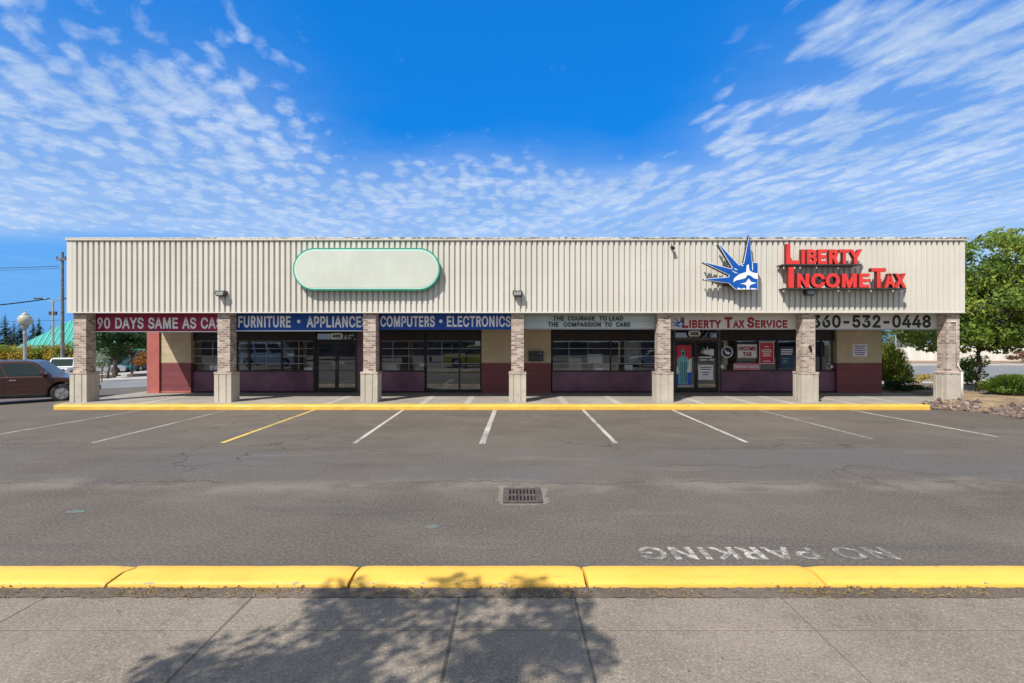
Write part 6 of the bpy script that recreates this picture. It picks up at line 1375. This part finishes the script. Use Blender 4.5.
# puffs: small altocumulus cells, drawn out along one wind direction on the right
wv = n.new('ShaderNodeTexNoise'); n.link(pl, wv.inputs['Vector']); wv.inputs['Scale'].default_value = 2.2; wv.inputs['Detail'].default_value = 4
wadd = n.new('ShaderNodeVectorMath', operation='MULTIPLY_ADD'); n.link(wv.outputs[1], wadd.inputs[0]); wadd.inputs[1].default_value = (0.13, 0.13, 0); n.link(pl, wadd.inputs[2]); wp = wadd.outputs[0]
def cells(vec, sc):
    v = n.new('ShaderNodeTexVoronoi', feature='SMOOTH_F1', voronoi_dimensions='2D'); n.link(vec, v.inputs['Vector']); v.inputs['Scale'].default_value = sc; v.inputs['Smoothness'].default_value = 0.55
    return n.step(v.outputs[0], 0.05, 0.75, 1, 0)
def mixn(a, b, f): return n.math('ADD', n.math('MULTIPLY', a, 1-f), n.math('MULTIPLY', b, f))
# the deck curves away, so far cells keep their size: compress the radius
rad = n.math('SQRT', n.math('ADD', n.math('MULTIPLY', px_, px_), n.math('MULTIPLY', py_, py_)))
sc_ = n.new('ShaderNodeVectorMath', operation='SCALE'); n.link(wp, sc_.inputs[0]); n.put(sc_.inputs['Scale'], n.math('POWER', n.math('MAXIMUM', rad, 0.3), -0.4)); cp = sc_.outputs[0]
iso = mixn(n.noise(n.mapping(cp, (1, 0.9, 1)), 14.0, 6, 0.62), cells(n.mapping(cp, (1, 0.8, 1)), 16.0), 0.22)
sm = n.mapping(n.mapping(wp, rot=(0, 0, R(-13))), (4.6, 1.75, 1))
strk = mixn(n.noise(sm, 1.75, 7, 0.62), cells(sm, 1.9), 0.25)
right = n.step(px_, 0.1, 0.9)
puff = n.math('ADD', n.math('MULTIPLY', iso, n.math('SUBTRACT', 1.0, right)), n.math('MULTIPLY', strk, right))
puff = n.math('ADD', n.math('MULTIPLY', puff, 0.76), n.math('MULTIPLY', n.noise(pl, 1.5, 5), 0.24))
pd = n.step(n.math('ADD', puff, n.math('MULTIPLY', n.math('SUBTRACT', cov, 1.0), 0.40)), 0.235, 0.60)
dens = n.math('MAXIMUM', n.math('MULTIPLY', pd, n.step(n.noise(wp, 15, 6, 0.68), 0.3, 0.7, 0.66, 1.0)), n.math('MULTIPLY', cov, n.step(sp.outputs[2], 0.12, 0.5, 0.66, 0.10)))
dens = n.math('MULTIPLY', dens, n.step(sp.outputs[2], 0.0, 0.12))
behind = n.step(py_, 0.0, 1.0, 1, 0)  # unseen clouds back of the camera, added to make ambient light less blue
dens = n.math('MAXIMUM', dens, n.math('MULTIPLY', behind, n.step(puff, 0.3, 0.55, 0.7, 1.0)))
shade = n.step(n.noise(pl, 1.4, 4), 0.35, 0.7)
ccol = n.mix(shade, (3.8, 4.9, 6.5, 1), (5.3, 6.1, 7.2, 1))
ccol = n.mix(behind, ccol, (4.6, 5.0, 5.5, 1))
blue = n.mix(0.72, blue, (0.06, 1.56, 5.35, 1))
clear = n.mix(n.step(sp.outputs[2], 0.0, 0.24, 0.8, 0), blue, (1.3, 3.0, 6.6, 1))
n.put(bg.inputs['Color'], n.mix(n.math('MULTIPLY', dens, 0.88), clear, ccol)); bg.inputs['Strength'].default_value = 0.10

sun = bpy.data.lights.new('sun', 'SUN'); sun.energy = 4.2; sun.angle = R(0.5); sun.color = (1.0, 0.945, 0.86)
so = bpy.data.objects.new('sun', sun); COL.objects.link(so); so.rotation_euler = SUN.to_track_quat('-Z', 'Y').to_euler(); so.location = (-10, -10, 20)

cam = bpy.data.cameras.new('camera'); cam.sensor_width = 36; cam.lens = 36*F/1024; cam.clip_start = 0.05; cam.clip_end = 3000
co = bpy.data.objects.new('camera', cam); COL.objects.link(co); co.location = (0, 0, EYE); co.rotation_euler = (R(90), 0, 0)
scene.camera = co
scene.view_settings.view_transform = 'Standard'; scene.view_settings.look = 'None'; scene.view_settings.exposure = 0.42; scene.view_settings.gamma = 1
scene.cycles.max_bounces = 8; scene.cycles.transparent_max_bounces = 12
scene.cycles.use_denoising = True
